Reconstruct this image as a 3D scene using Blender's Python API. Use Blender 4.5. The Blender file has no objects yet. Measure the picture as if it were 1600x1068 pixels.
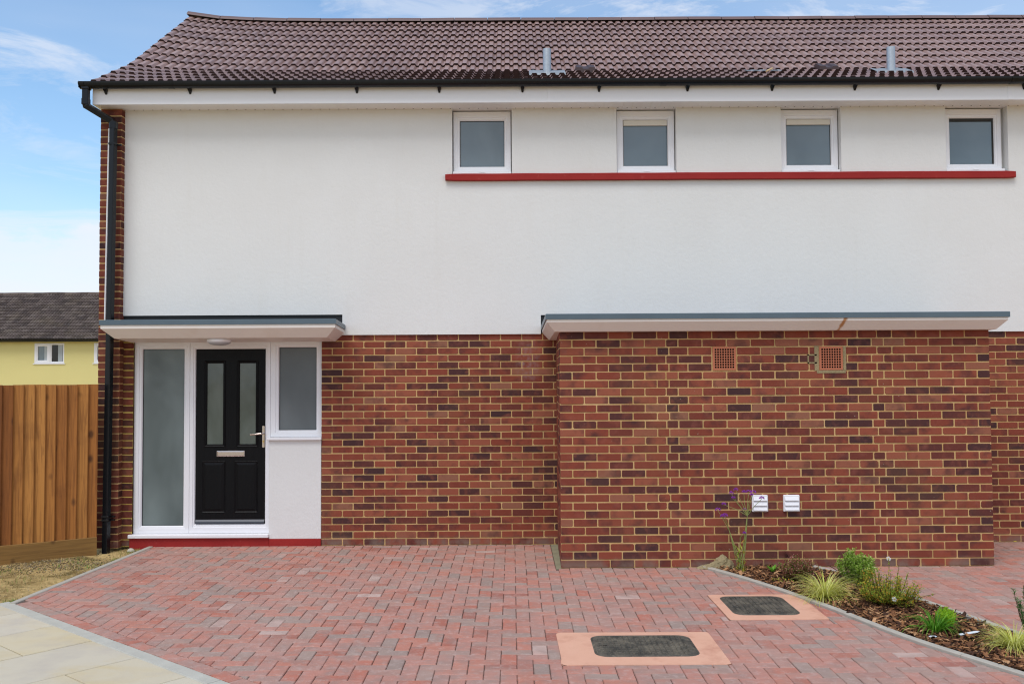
import bpy, math, random
from math import sin, cos, pi, radians as R, exp, sqrt
from mathutils import Vector, Matrix, noise
random.seed(7)
rnd = random.random
def ru(a, b): return a + (b - a) * random.random()

# ---------------------------------------------------------------- scene
sc = bpy.context.scene
col = sc.collection

# ---------------------------------------------------------------- mesh builder
class MB:
    def __init__(s): s.v = []; s.f = []; s.m = []
    def vert(s, p): s.v.append(tuple(p)); return len(s.v) - 1
    def face(s, idx, m=0): s.f.append(tuple(idx)); s.m.append(m)
    def poly(s, pts, m=0): s.face([s.vert(p) for p in pts], m)
    def loops(s, loops, m=0, cap0=False, cap1=False, closed=True):
        ids = [[s.vert(p) for p in L] for L in loops]
        n = len(ids[0])
        for a, b in zip(ids, ids[1:]):
            for i in range(n if closed else n - 1):
                j = (i + 1) % n
                s.face((a[i], a[j], b[j], b[i]), m)
        if cap0: s.face(ids[0][::-1], m)
        if cap1: s.face(ids[-1], m)
        return ids
    def box(s, x0, x1, y0, y1, z0, z1, m=0, bev=0.0):
        if bev <= 0:
            L = [[(x0,y0,z),(x1,y0,z),(x1,y1,z),(x0,y1,z)] for z in (z0, z1)]
            s.loops(L, m, True, True)
        else:
            b = bev
            L = []
            for z, i in ((z0, b), (z0 + b, 0), (z1 - b, 0), (z1, b)):
                L.append([(x0+i+(b if not i else 0)*0, y0+i, z), (x1-i, y0+i, z), (x1-i, y1-i, z), (x0+i, y1-i, z)])
            # chamfer vertical edges too
            L2 = []
            for z, i in ((z0, b), (z0 + b, 0), (z1 - b, 0), (z1, b)):
                c = b
                L2.append([(x0+i+c,y0+i,z),(x1-i-c,y0+i,z),(x1-i,y0+i+c,z),(x1-i,y1-i-c,z),(x1-i-c,y1-i,z),(x0+i+c,y1-i,z),(x0+i,y1-i-c,z),(x0+i,y0+i+c,z)])
            s.loops(L2, m, True, True)
    def tube(s, pts, r, n=8, m=0, caps=True, square=False):
        pts = [Vector(p) for p in pts]
        rs = r if isinstance(r, (list, tuple)) else [r] * len(pts)
        L = []
        prev = None
        for i, p in enumerate(pts):
            if i == 0: d = pts[1] - pts[0]
            elif i == len(pts) - 1: d = pts[-1] - pts[-2]
            else: d = (pts[i+1] - p).normalized() + (p - pts[i-1]).normalized()
            d.normalize()
            if prev is None:
                a = Vector((0, 1, 0)) if abs(d.y) < .9 else Vector((1, 0, 0))
                u = d.cross(a).normalized()
            else:
                u = (prev - d * prev.dot(d)).normalized()
            prev = u
            w = d.cross(u)
            ring = []
            if square:
                q = rs[i]; c = q * .78
                for (a1, b1) in ((q,c),(c,q),(-c,q),(-q,c),(-q,-c),(-c,-q),(c,-q),(q,-c)):
                    ring.append(p + u * a1 + w * b1)
            else:
                for k in range(n):
                    t = 2 * pi * k / n
                    ring.append(p + (u * cos(t) + w * sin(t)) * rs[i])
            L.append(ring)
        s.loops(L, m, caps, caps)
    def lathe(s, prof, c, n=24, m=0):  # prof [(r, z)]
        L = [[(c[0] + r * cos(2*pi*k/n), c[1] + r * sin(2*pi*k/n), c[2] + z) for k in range(n)] for r, z in prof]
        s.loops(L, m, True, True)
    def build(s, name, mats, parent=None, smooth=False, loc=None):
        me = bpy.data.meshes.new(name)
        me.from_pydata(s.v, [], s.f)
        if not isinstance(mats, (list, tuple)): mats = [mats]
        for mt in mats: me.materials.append(mt)
        if len(mats) > 1:
            me.polygons.foreach_set('material_index', s.m)
        me.validate()
        import bmesh
        bm = bmesh.new(); bm.from_mesh(me)
        bmesh.ops.recalc_face_normals(bm, faces=bm.faces)
        bm.to_mesh(me); bm.free()
        if smooth:
            me.polygons.foreach_set('use_smooth', [True] * len(me.polygons))
        o = bpy.data.objects.new(name, me)
        col.objects.link(o)
        if parent: o.parent = parent
        if loc: o.location = loc
        return o

def tag(o, label=None, cat=None, group=None, kind=None):
    if label: o['label'] = label
    if cat: o['category'] = cat
    if group: o['group'] = group
    if kind: o['kind'] = kind
    return o
def empty(name, loc, label, cat, group=None):
    o = bpy.data.objects.new(name, None); col.objects.link(o); o.location = loc
    o.empty_display_size = .1
    return tag(o, label, cat, group)

# ---------------------------------------------------------------- materials
class NT:
    def __init__(s, name):
        s.mat = bpy.data.materials.new(name); s.mat.use_nodes = True
        s.t = s.mat.node_tree; s.n = s.t.nodes
        s.p = s.n['Principled BSDF']
    def node(s, typ, **kw):
        nd = s.n.new(typ)
        for k, v in kw.items():
            if k.startswith('i_'): nd.inputs[k[2:].replace('_', ' ')].default_value = v
            else: setattr(nd, k, v)
        return nd
    def link(s, a, b): s.t.links.new(a, b)
    def coords(s, scale=(1,1,1), rot=(0,0,0), loc=(0,0,0)):
        tc = s.node('ShaderNodeTexCoord'); mp = s.node('ShaderNodeMapping')
        mp.inputs['Scale'].default_value = scale; mp.inputs['Rotation'].default_value = rot; mp.inputs['Location'].default_value = loc
        s.link(tc.outputs['Object'], mp.inputs['Vector']); return mp.outputs['Vector']
    def noise(s, scale, vec=None, detail=4, rough=.55, dist=0.0):
        nd = s.node('ShaderNodeTexNoise'); nd.inputs['Scale'].default_value = scale
        nd.inputs['Detail'].default_value = detail; nd.inputs['Roughness'].default_value = rough; nd.inputs['Distortion'].default_value = dist
        s.link(vec if vec else s.coords(), nd.inputs['Vector']); return nd.outputs['Fac']
    def ramp(s, fac, stops, interp='LINEAR'):
        nd = s.node('ShaderNodeValToRGB'); cr = nd.color_ramp; cr.interpolation = interp
        while len(cr.elements) < len(stops): cr.elements.new(.5)
        for e, (p, c) in zip(cr.elements, stops):
            e.position = p; e.color = (c if len(c) == 4 else (*c, 1)) if isinstance(c, (tuple, list)) else (c, c, c, 1)
        s.link(fac, nd.inputs['Fac']); return nd.outputs['Color']
    def mix(s, a, b, fac, mode='MIX'):
        nd = s.node('ShaderNodeMix'); nd.data_type = 'RGBA'; nd.blend_type = mode
        for sock, v in ((nd.inputs[0], fac), (nd.inputs[6], a), (nd.inputs[7], b)):
            if hasattr(v, 'links'): s.link(v, sock)
            elif isinstance(v, (tuple, list)): sock.default_value = (*v, 1) if len(v) == 3 else v
            else: sock.default_value = v
        return nd.outputs[2]
    def math(s, op, a, b=0.0, c=0.0, clamp=False):
        nd = s.node('ShaderNodeMath'); nd.operation = op; nd.use_clamp = clamp
        for i, v in enumerate((a, b, c)):
            if hasattr(v, 'links'): s.link(v, nd.inputs[i])
            else: nd.inputs[i].default_value = v
        return nd.outputs[0]
    def island(s): return s.node('ShaderNodeNewGeometry').outputs['Random Per Island']
    def bump(s, h, strength=.3, dist=.01):
        nd = s.node('ShaderNodeBump'); nd.inputs['Strength'].default_value = strength; nd.inputs['Distance'].default_value = dist
        s.link(h, nd.inputs['Height']); s.link(nd.outputs['Normal'], s.p.inputs['Normal'])
    def out(s, color=None, rough=.6, spec=.5, metal=0.0):
        if color is not None:
            if hasattr(color, 'links'): s.link(color, s.p.inputs['Base Color'])
            else: s.p.inputs['Base Color'].default_value = (*color, 1)
        if hasattr(rough, 'links'): s.link(rough, s.p.inputs['Roughness'])
        else: s.p.inputs['Roughness'].default_value = rough
        s.p.inputs['Specular IOR Level'].default_value = spec
        s.p.inputs['Metallic'].default_value = metal
        return s.mat

def m_brick(name, k=1.0):
    t = NT(name)
    isl = t.island()
    base = t.ramp(isl, [(p, tuple(c_*k for c_ in q)) for p, q in [(0, (.062,.028,.029)), (.08, (.090,.032,.029)), (.18, (.135,.038,.029)), (.34, (.190,.046,.030)),
                        (.58, (.232,.055,.033)), (.82, (.268,.070,.041)), (.94, (.30,.094,.055)), (1.0, (.26,.115,.072))]])
    # blotches inside a brick: kiln burns
    v = t.coords()
    off = t.node('ShaderNodeVectorMath', operation='ADD')
    sc_ = t.node('ShaderNodeVectorMath', operation='SCALE'); 
    cmb = t.node('ShaderNodeCombineXYZ'); t.link(isl, cmb.inputs[0]); t.link(isl, cmb.inputs[2])
    t.link(cmb.outputs[0], sc_.inputs[0]); sc_.inputs['Scale'].default_value = 37
    t.link(v, off.inputs[0]); t.link(sc_.outputs[0], off.inputs[1])
    n1 = t.noise(5.5, off.outputs[0], 3, .55)
    dark = t.ramp(n1, [(.50, 0.0), (.70, 1.0)])
    c = t.mix(base, (.055,.026,.028), t.math('MULTIPLY', dark, .72))
    n6 = t.noise(8, off.outputs[0], 2, .5, .5)
    c = t.mix(c, (.25,.075,.045), t.math('MULTIPLY', t.ramp(n6, [(.54, 0.0), (.68, 1.0)]), .45))
    n3 = t.noise(9, off.outputs[0], 3, .6)
    c = t.mix(c, (.29,.10,.075), t.math('MULTIPLY', t.ramp(n3, [(.55, 0.0), (.75, 1.0)]), .35))
    n2 = t.noise(160, v, 4, .7)
    c = t.mix(c, (.28,.14,.10), t.math('MULTIPLY', t.ramp(n2, [(.60, 0.0), (.78, 1.0)]), .35))
    big = t.noise(1.3, v, 4, .6)
    c = t.mix(c, (.16,.10,.05), t.math('MULTIPLY', t.ramp(big, [(.52, 0.0), (.78, 1.0)]), .35))
    # pale lime bloom beside the long canopy
    vd = t.node('ShaderNodeVectorMath', operation='DISTANCE'); mp_ = t.node('ShaderNodeMapping'); mp_.inputs['Scale'].default_value = (1.6, 1, .8)
    t.link(v, mp_.inputs['Vector']); t.link(mp_.outputs[0], vd.inputs[0]); vd.inputs[1].default_value = (.17*1.6, 0, 1.94*.8)
    bl = t.math('MULTIPLY', t.ramp(vd.outputs['Value'], [(.08, 1.0), (.24, 0.0)]), t.ramp(t.noise(16, v, 4, .7), [(.42, 0.0), (.62, 1.0)]))
    c = t.mix(c, (.30,.23,.24), t.math('MULTIPLY', bl, .5))
    sz = t.node('ShaderNodeSeparateXYZ'); t.link(v, sz.inputs[0])
    foot = t.math('MULTIPLY', t.ramp(sz.outputs[2], [(.03, 1.0), (.11, 0.0)]), t.ramp(t.noise(5, v, 4, .6), [(.40, 0.0), (.60, 1.0)]))
    c = t.mix(c, (.20,.15,.12), t.math('MULTIPLY', foot, .7))
    speck = t.noise(48, v, 2, .5)
    c = t.mix(c, (.5,.42,.34), t.math('MULTIPLY', t.ramp(speck, [(.76, 0.0), (.80, 1.0)]), .6))
    t.bump(t.noise(220, v, 4, .7), .35, .004)
    return t.out(c, .8, .18)
def m_mortar(name, c0=(.48,.295,.115), c1=(.62,.42,.20)):
    t = NT(name); v = t.coords()
    n = t.noise(5, v, 5, .65)
    c = t.mix(c0, c1, t.ramp(n, [(.3, 0.0), (.7, 1.0)]))
    c = t.mix(c, (.26,.19,.10), t.math('MULTIPLY', t.ramp(t.noise(2.1, v, 4, .6), [(.52, 0.0), (.75, 1.0)]), .5))
    t.bump(t.noise(300, v, 3, .7), .5, .004)
    return t.out(c, .9, .2)
def m_plain(name, c, rough=.5, spec=.5, metal=0.0, var=.06, sc_=6, bump=0.0, bsc=200, bdist=.002):
    t = NT(name); v = t.coords()
    n = t.noise(sc_, v, 5, .6)
    cc = t.mix(tuple(x * (1 - var) for x in c), tuple(min(1, x * (1 + var)) for x in c), n)
    if bump: t.bump(t.noise(bsc, v, 4, .7), bump, bdist)
    return t.out(cc, rough, spec, metal)

M = {}
M['brick'] = m_brick('brick_clay')
M['brick_brown'] = m_brick('brown_brick_clay', .62)
M['mortar'] = m_mortar('brick_mortar')
M['mortar_y'] = m_mortar('brick_mortar_yellow', (.50,.36,.08), (.60,.45,.12))
def m_render():
    t = NT('white_render'); v = t.coords()
    n = t.noise(.9, v, 6, .62)
    c = t.mix((.705,.70,.685), (.735,.735,.725), t.ramp(n, [(.32, 0.0), (.68, 1.0)]))
    n2 = t.noise(3.2, t.coords((1, 1, .22)), 4, .6)
    c = t.mix(c, (.64,.62,.57), t.math('MULTIPLY', t.ramp(n2, [(.60, 0.0), (.85, 1.0)]), .3))
    c = t.mix(c, (.55,.50,.42), t.math('MULTIPLY', t.ramp(t.noise(30, v, 2, .5), [(.80, 0.0), (.84, 1.0)]), .3))
    st = t.noise(1.0, t.coords((7, 1, .5)), 5, .65)
    c = t.mix(c, (.62,.59,.53), t.math('MULTIPLY', t.ramp(st, [(.56, 0.0), (.78, 1.0)]), .15))
    n5 = t.noise(26, v, 4, .6)
    hgt = t.math('ADD', t.math('MULTIPLY', n5, 1.6), t.noise(150, v, 5, .8))
    t.bump(hgt, .35, .004)
    return t.out(c, .88, .2)
M['render'] = m_render()
M['upvc'] = m_plain('white_upvc', (.80,.80,.83), .32, .5, var=.02, sc_=2)
M['soffit'] = m_plain('white_soffit', (.86,.84,.82), .4, .4, var=.03, sc_=2)
def m_canopy():
    t = NT('canopy_board'); v = t.coords()
    n = t.noise(2.5, v, 5, .6)
    c = t.mix((.76,.70,.65), (.84,.79,.74), n)
    # rust streak near x = 3.25
    s = t.node('ShaderNodeSeparateXYZ'); t.link(v, s.inputs[0])
    w = t.math('ADD', s.outputs[0], t.math('MULTIPLY', t.math('SUBTRACT', s.outputs[2], 2.27), -.38))
    d = t.math('ABSOLUTE', t.math('SUBTRACT', w, 3.06))
    d = t.math('ADD', d, t.math('MULTIPLY', t.math('SUBTRACT', t.noise(14, v, 3, .6), .5), .05))
    f = t.ramp(d, [(.006, 1.0), (.022, 0.0)])
    c = t.mix(c, (.42,.16,.02), t.math('MULTIPLY', f, .9))
    n2 = t.noise(1.7, v, 4, .6)
    c = t.mix(c, (.62,.46,.34), t.math('MULTIPLY', t.ramp(n2, [(.56, 0.0), (.74, 1.0)]), .35))
    return t.out(c, .5, .4)
M['canopy'] = m_canopy()
M['trim'] = m_plain('slate_blue_trim', (.085,.125,.155), .38, .5, var=.2, sc_=3)
M['felt'] = m_plain('dark_felt', (.022,.024,.027), .7, .3, var=.3, sc_=8)
def m_red():
    t = NT('red_paint'); v = t.coords()
    n = t.noise(4, v, 5, .65)
    c = t.mix((.25,.018,.018), (.36,.032,.028), n)
    c = t.mix(c, (.45,.12,.10), t.math('MULTIPLY', t.ramp(t.noise(13, v, 6, .75), [(.60, 0.0), (.72, 1.0)]), .45))
    t.bump(t.noise(90, v, 4, .7), .3, .004)
    return t.out(c, .6, .15)
M['red'] = m_red()
M['black'] = m_plain('black_plastic', (.006,.007,.009), .25, .28, var=.2)
def m_door():
    t = NT('black_woodgrain_door')
    v = t.coords((14, 14, 1.6))
    n = t.noise(3.2, v, 6, .6, 1.2)
    t.bump(n, .35, .006)
    c = t.mix((.0035,.0035,.0045), (.008,.008,.009), n)
    return t.out(c, .36, .12)
M['door'] = m_door()
M['weather'] = m_plain('grey_metal_bar', (.05,.055,.07), .4, .5, .3)
M['chrome'] = m_plain('brushed_steel', (.62,.55,.53), .22, .5, 1.0, var=.06, sc_=30)
M['brass'] = m_plain('brass_lock', (.6,.42,.12), .3, .5, 1.0)
def m_glass(name, a, b, rough, sc_=1.2, spec=.5):
    t = NT(name); v = t.coords((1, 1, .7))
    n = t.noise(sc_, v, 3, .5, .4)
    c = t.mix(a, b, t.ramp(n, [(.3, 0.0), (.7, 1.0)]))
    t.bump(t.noise(2.0, v, 3, .5), .15, .02)
    return t.out(c, rough, spec)
M['frost'] = m_glass('frosted_glass', (.045,.065,.068), (.19,.24,.245), .26, 1.15, .8)
M['frost2'] = m_glass('frosted_glass_grey', (.085,.10,.108), (.15,.17,.18), .34, 1.4)
M['doorglass'] = m_glass('door_glass', (.06,.083,.077), (.12,.152,.143), .09, 3.2, .7)
M['glass'] = m_glass('window_glass', (.085,.12,.14), (.14,.185,.21), .05, 1.6, 1.0)
M['blind'] = m_plain('cream_blind', (.70,.66,.58), .6, .3)
M['seal'] = m_plain('dark_seal', (.03,.028,.026), .6, .3)
def m_tile():
    t = NT('roof_tile'); v = t.coords()
    isl = t.island()
    c = t.ramp(isl, [(0, (.27,.168,.145)), (.5, (.31,.195,.168)), (1, (.345,.22,.185))])
    n = t.noise(2.2, v, 5, .6)
    c = t.mix(c, (.16,.105,.10), t.math('MULTIPLY', t.ramp(n, [(.5, 0.0), (.75, 1.0)]), .45))
    c = t.mix(c, (.25,.22,.17), t.math('MULTIPLY', t.ramp(t.noise(60, v, 3, .6), [(.70, 0.0), (.78, 1.0)]), .35))
    t.bump(t.noise(150, v, 4, .7), .2, .003)
    r = t.ramp(t.noise(8, v, 4, .6), [(.3, .30), (.7, .46)])
    return t.out(c, r, .62)
M['tile'] = m_tile()
M['tile_edge'] = m_plain('shaded_tile_edge', (.030,.014,.013), .6, .25, var=.3, sc_=14)  # painted shade for the tile fronts, near-black against the paler tops
M['tile_dark'] = m_plain('dark_vent_tile', (.045,.022,.022), .5, .5, var=.2)
def m_oldtile():
    t = NT('weathered_roof_tile'); v = t.coords()
    c = t.ramp(t.island(), [(0, (.05,.036,.031)), (.5, (.085,.062,.053)), (1, (.13,.10,.085))])
    n = t.noise(1.3, v, 5, .6)
    c = t.mix(c, (.13,.10,.06), t.math('MULTIPLY', t.ramp(n, [(.45, 0.0), (.7, 1.0)]), .4))
    c = t.mix(c, (.34,.31,.28), t.math('MULTIPLY', t.ramp(t.noise(9, v, 4, .7), [(.58, 0.0), (.68, 1.0)]), .5))
    return t.out(c, .8, .3)
M['oldtile'] = m_oldtile()
M['yellow'] = m_plain('yellow_render', (.68,.61,.27), .85, .2, var=.05, sc_=.6, bump=.3)
M['lead'] = m_plain('weathered_lead', (.30,.33,.35), .45, .5, .35, var=.3, sc_=18, bump=.4, bsc=60, bdist=.004)
M['terra'] = m_plain('terracotta', (.46,.155,.085), .75, .3, var=.12, sc_=25, bump=.3)
M['hole'] = m_plain('hole_dark', (.012,.009,.008), .9, .1)
M['galv'] = m_plain('galvanised_pipe', (.42,.46,.50), .42, .5, .6, var=.25, sc_=40)
def m_wood(name, cols, dark, gs=(30, 30, 1.3)):
    t = NT(name)
    isl = t.island()
    base = t.ramp(isl, cols)
    v = t.coords((1, 1, 1))
    off = t.node('ShaderNodeVectorMath', operation='ADD'); cmb = t.node('ShaderNodeCombineXYZ')
    t.link(t.math('MULTIPLY', isl, 53), cmb.inputs[2]); t.link(v, off.inputs[0]); t.link(cmb.outputs[0], off.inputs[1])
    mp = t.node('ShaderNodeMapping'); mp.inputs['Scale'].default_value = gs; t.link(off.outputs[0], mp.inputs['Vector'])
    g = t.noise(1.6, mp.outputs[0], 5, .6, .9)
    c = t.mix(base, dark, t.math('MULTIPLY', t.ramp(g, [(.42, 0.0), (.68, 1.0)]), .55))
    vo = t.node('ShaderNodeTexVoronoi'); vo.inputs['Scale'].default_value = 3.3
    mp2 = t.node('ShaderNodeMapping'); mp2.inputs['Scale'].default_value = (1.5, 1.5, .9); t.link(off.outputs[0], mp2.inputs['Vector'])
    t.link(mp2.outputs[0], vo.inputs['Vector'])
    k = t.ramp(vo.outputs['Distance'], [(.07, 1.0), (.17, 0.0)])
    c = t.mix(c, (.05,.018,.008), t.math('MULTIPLY', k, .8))
    c = t.mix(c, dark, t.math('MULTIPLY', t.ramp(t.noise(3, v, 4, .6), [(.55, 0.0), (.75, 1.0)]), .35))
    t.bump(g, .3, .004)
    return t.out(c, .7, .3)
M['fence'] = m_wood('fence_wood', [(0, (.20,.066,.016)), (.35, (.31,.112,.024)), (.65, (.37,.145,.032)), (1, (.50,.225,.055))], (.10,.03,.009))
M['gravelboard'] = m_wood('gravel_board_wood', [(0, (.24,.125,.032)), (1, (.29,.16,.048))], (.12,.055,.017), (1.3, 1.3, 26))
def m_block():
    t = NT('paving_block'); v = t.coords(); isl = t.island()
    c = t.ramp(isl, [(0, (.32,.24,.205)), (.10, (.37,.265,.22)), (.22, (.41,.24,.195)), (.42, (.45,.235,.19)),
                     (.62, (.48,.222,.172)), (.80, (.49,.205,.148)), (.90, (.46,.165,.115)), (.96, (.35,.13,.095)), (1, (.54,.40,.345))])
    off = t.node('ShaderNodeVectorMath', operation='ADD'); cmb = t.node('ShaderNodeCombineXYZ')
    t.link(t.math('MULTIPLY', isl, 31), cmb.inputs[0]); t.link(v, off.inputs[0]); t.link(cmb.outputs[0], off.inputs[1])
    n = t.noise(6, off.outputs[0], 3, .55)
    c = t.mix(c, (.31,.215,.185), t.math('MULTIPLY', t.ramp(n, [(.44, 0.0), (.66, 1.0)]), .65))
    c = t.mix(c, (.25,.15,.12), t.math('MULTIPLY', t.ramp(t.noise(3.1, v, 5, .65), [(.55, 0.0), (.72, 1.0)]), .35))
    n4 = t.noise(5, off.outputs[0], 3, .55, .2)
    c = t.mix(c, (.48,.19,.135), t.math('MULTIPLY', t.ramp(n4, [(.55, 0.0), (.75, 1.0)]), .5))
    big = t.noise(.7, v, 4, .6)
    c = t.mix(c, (.50,.36,.30), t.math('MULTIPLY', t.ramp(big, [(.45, 0.0), (.75, 1.0)]), .28))
    c = t.mix(c, (.24,.13,.10), t.math('MULTIPLY', t.ramp(t.noise(110, v, 3, .7), [(.58, 0.0), (.78, 1.0)]), .45))
    c = t.mix(c, (.56,.43,.385), t.math('MULTIPLY', t.ramp(t.noise(17, v, 5, .75), [(.50, 0.0), (.70, 1.0)]), .45))
    t.bump(t.noise(230, v, 4, .75), .5, .004)
    return t.out(c, .82, .3)
M['block'] = m_block()
M['joint'] = m_plain('jointing_sand', (.14,.098,.08), .95, .1, var=.85, sc_=7)
def m_salmon():
    t = NT('salmon_mortar'); v = t.coords()
    c = t.mix((.64,.335,.225), (.76,.45,.32), t.noise(5, v, 5, .65))
    c = t.mix(c, (.50,.22,.15), t.math('MULTIPLY', t.ramp(t.noise(3.3, v, 5, .7), [(.52, 0.0), (.70, 1.0)]), .55))
    c = t.mix(c, (.30,.17,.12), t.math('MULTIPLY', t.ramp(t.noise(40, v, 3, .6), [(.68, 0.0), (.76, 1.0)]), .5))
    t.bump(t.noise(70, v, 5, .75), .6, .004)
    return t.out(c, .85, .2)
M['salmon'] = m_salmon()
def m_iron():
    t = NT('cast_iron'); v = t.coords()
    n = t.noise(7, v, 5, .7)
    c = t.mix((.050,.048,.040), (.16,.14,.105), t.ramp(n, [(.4, 0.0), (.68, 1.0)]))
    c = t.mix(c, (.30,.26,.19), t.math('MULTIPLY', t.ramp(t.noise(45, v, 3, .6), [(.55, 0.0), (.72, 1.0)]), .45))
    t.bump(t.noise(90, v, 4, .7), .5, .003)
    return t.out(c, .68, .4)
M['iron'] = m_iron()
def m_slab():
    t = NT('buff_slab'); v = t.coords(); isl = t.island()
    c = t.ramp(isl, [(0, (.58,.51,.37)), (.35, (.60,.52,.36)), (.7, (.56,.50,.385)), (1, (.61,.55,.43))])
    n = t.noise(1.5, t.coords((1, 2.2, 1), (0, 0, -.7)), 5, .6, .8)
    c = t.mix(c, (.56,.43,.20), t.math('MULTIPLY', t.ramp(n, [(.5, 0.0), (.72, 1.0)]), .45))
    c = t.mix(c, (.44,.39,.34), t.math('MULTIPLY', t.ramp(t.noise(2.3, v, 5, .65), [(.48, 0.0), (.70, 1.0)]), .5))
    t.bump(t.noise(60, v, 4, .7), .25, .004)
    return t.out(c, .7, .3)
M['slab'] = m_slab()
M['kerb'] = m_plain('concrete_kerb', (.44,.41,.35), .85, .2, var=.22, sc_=9, bump=.5, bsc=120, bdist=.004)
M['slabkerb'] = m_plain('pale_mortar_strip', (.47,.455,.395), .85, .2, var=.22, sc_=7, bump=.5, bsc=120, bdist=.004)
def m_soil():
    t = NT('dry_soil'); v = t.coords()
    n = t.noise(2.6, v, 6, .65)
    c = t.mix((.22,.15,.055), (.62,.45,.20), t.ramp(n, [(.34, 0.0), (.54, 1.0)]))
    c = t.mix(c, (.08,.075,.02), t.math('MULTIPLY', t.ramp(t.noise(3.7, v, 5, .7), [(.52, 0.0), (.66, 1.0)]), .7))
    c = t.mix(c, (.70,.52,.25), t.math('MULTIPLY', t.ramp(t.noise(40, v, 4, .7), [(.55, 0.0), (.70, 1.0)]), .6))
    t.bump(t.noise(55, v, 5, .75), .9, .02)
    return t.out(c, .95, .1)
M['soil'] = m_soil()
M['darksoil'] = m_plain('bed_soil', (.030,.016,.009), .95, .1, var=.4, sc_=14, bump=.8, bsc=60, bdist=.01)
def m_isl(name, stops, rough=.7, spec=.3, sub=0.0):
    t = NT(name); v = t.coords()
    c = t.ramp(t.island(), stops)
    c = t.mix(c, (0, 0, 0), t.math('MULTIPLY', t.noise(60, v, 3, .6), .25))
    m = t.out(c, rough, spec)
    if sub:
        t.p.inputs['Subsurface Weight'].default_value = sub
        t.p.inputs['Subsurface Radius'].default_value = (.01, .01, .004)
    return m
M['chip'] = m_isl('bark_chip', [(0, (0.032,0.014,0.008)), (.35, (0.098,0.041,0.020)), (.62, (0.230,0.098,0.041)), (.85, (0.437,0.207,0.086)), (1, (0.690,0.414,0.218))], .85)
M['straw'] = m_isl('dry_straw', [(0, (0.286,0.195,0.072)), (.5, (0.546,0.390,0.156)), (1, (0.754,0.572,0.286))], .8)
M['grass'] = m_isl('short_grass', [(0, (0.084,0.168,0.021)), (.6, (0.168,0.308,0.042)), (1, (0.308,0.420,0.084))], .6)
def leafmat(name, stops):
    m = m_isl(name, stops, .5, .35)
    t_ = m.node_tree; p = t_.nodes['Principled BSDF']; o_ = t_.nodes['Material Output']
    tr = t_.nodes.new('ShaderNodeBsdfTranslucent'); mx_ = t_.nodes.new('ShaderNodeMixShader'); mx_.inputs[0].default_value = .38
    t_.links.new(p.inputs['Base Color'].links[0].from_socket, tr.inputs['Color'])
    t_.links.new(p.outputs[0], mx_.inputs[1]); t_.links.new(tr.outputs[0], mx_.inputs[2]); t_.links.new(mx_.outputs[0], o_.inputs['Surface'])
    return m
M['hebe'] = leafmat('fresh_green_leaf', [(0, (.15,.29,.02)), (.5, (.33,.53,.06)), (.85, (.53,.70,.14)), (1, (.78,.86,.38))])
M['heather'] = leafmat('reddish_leaf', [(0, (0.120,0.180,0.030)), (.35, (0.240,0.288,0.054)), (.55, (0.312,0.108,0.060)), (.82, (0.504,0.180,0.144)), (1, (0.840,0.432,0.384))])
M['potent'] = leafmat('olive_leaf', [(0, (0.150,0.250,0.025)), (.45, (0.338,0.475,0.050)), (.7, (0.550,0.575,0.075)), (.9, (0.825,0.475,0.050)), (1, (0.920,0.325,0.062))])
M['carex'] = leafmat('yellow_blade', [(0, (.58,.62,.10)), (.5, (.80,.82,.18)), (1, (.90,.88,.42))])
M['strap'] = leafmat('strap_leaf', [(0, (.06,.20,.012)), (.6, (.13,.37,.022)), (1, (.26,.54,.06))])
M['lime'] = leafmat('lime_leaf', [(0, (0.273,0.510,0.027)), (.6, (0.455,0.764,0.036)), (1, (0.692,0.920,0.091))])
M['conifer'] = leafmat('needle_leaf', [(0, (0.042,0.147,0.032)), (.6, (0.095,0.273,0.063)), (1, (0.210,0.420,0.126))])
M['stem'] = leafmat('thin_stem', [(0, (0.294,0.378,0.105)), (1, (0.546,0.588,0.210))])
M['twig'] = leafmat('brown_twig', [(0, (.05,.025,.012)), (1, (.10,.05,.025))])
M['purple'] = leafmat('purple_flower', [(0, (0.224,0.034,0.358)), (.6, (0.448,0.078,0.672)), (1, (0.806,0.224,0.920))])
M['white'] = leafmat('white_petal', [(0, (.75,.75,.70)), (1, (.85,.85,.82))])
M['yel'] = m_plain('yellow_centre', (.6,.4,.05), .6, .3)
M['darkleaf'] = leafmat('dark_dead_leaf', [(0, (.012,.006,.006)), (1, (.03,.012,.012))])
M['tagw'] = m_plain('white_label', (.70,.76,.82), .35, .5)
M['heap'] = m_plain('dried_mortar', (.33,.265,.15), .95, .1, var=.25, sc_=14, bump=.9, bsc=50, bdist=.012)
M['curtain'] = m_plain('curtain', (.42,.46,.48), .8, .2, var=.25, sc_=3)
M['darkroom'] = m_plain('dark_glass', (.012,.010,.009), .15, .5)

# ================================================================= CAMERA
F = 1462.; CH = 1.77; D = 10.
cam_d = bpy.data.cameras.new('camera'); cam = bpy.data.objects.new('camera', cam_d); col.objects.link(cam)
cam_d.sensor_width = 36; cam_d.lens = F / 1600 * 36; cam_d.clip_end = 3000; cam_d.clip_start = .05
pitch = math.atan((589.4 - 534) / F)
cam.matrix_world = Matrix.Translation((0, -D, CH)) @ Matrix.Rotation(pi/2 + pitch, 4, 'X') @ Matrix.Rotation(-.0055, 4, 'Z')
sc.camera = cam

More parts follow.
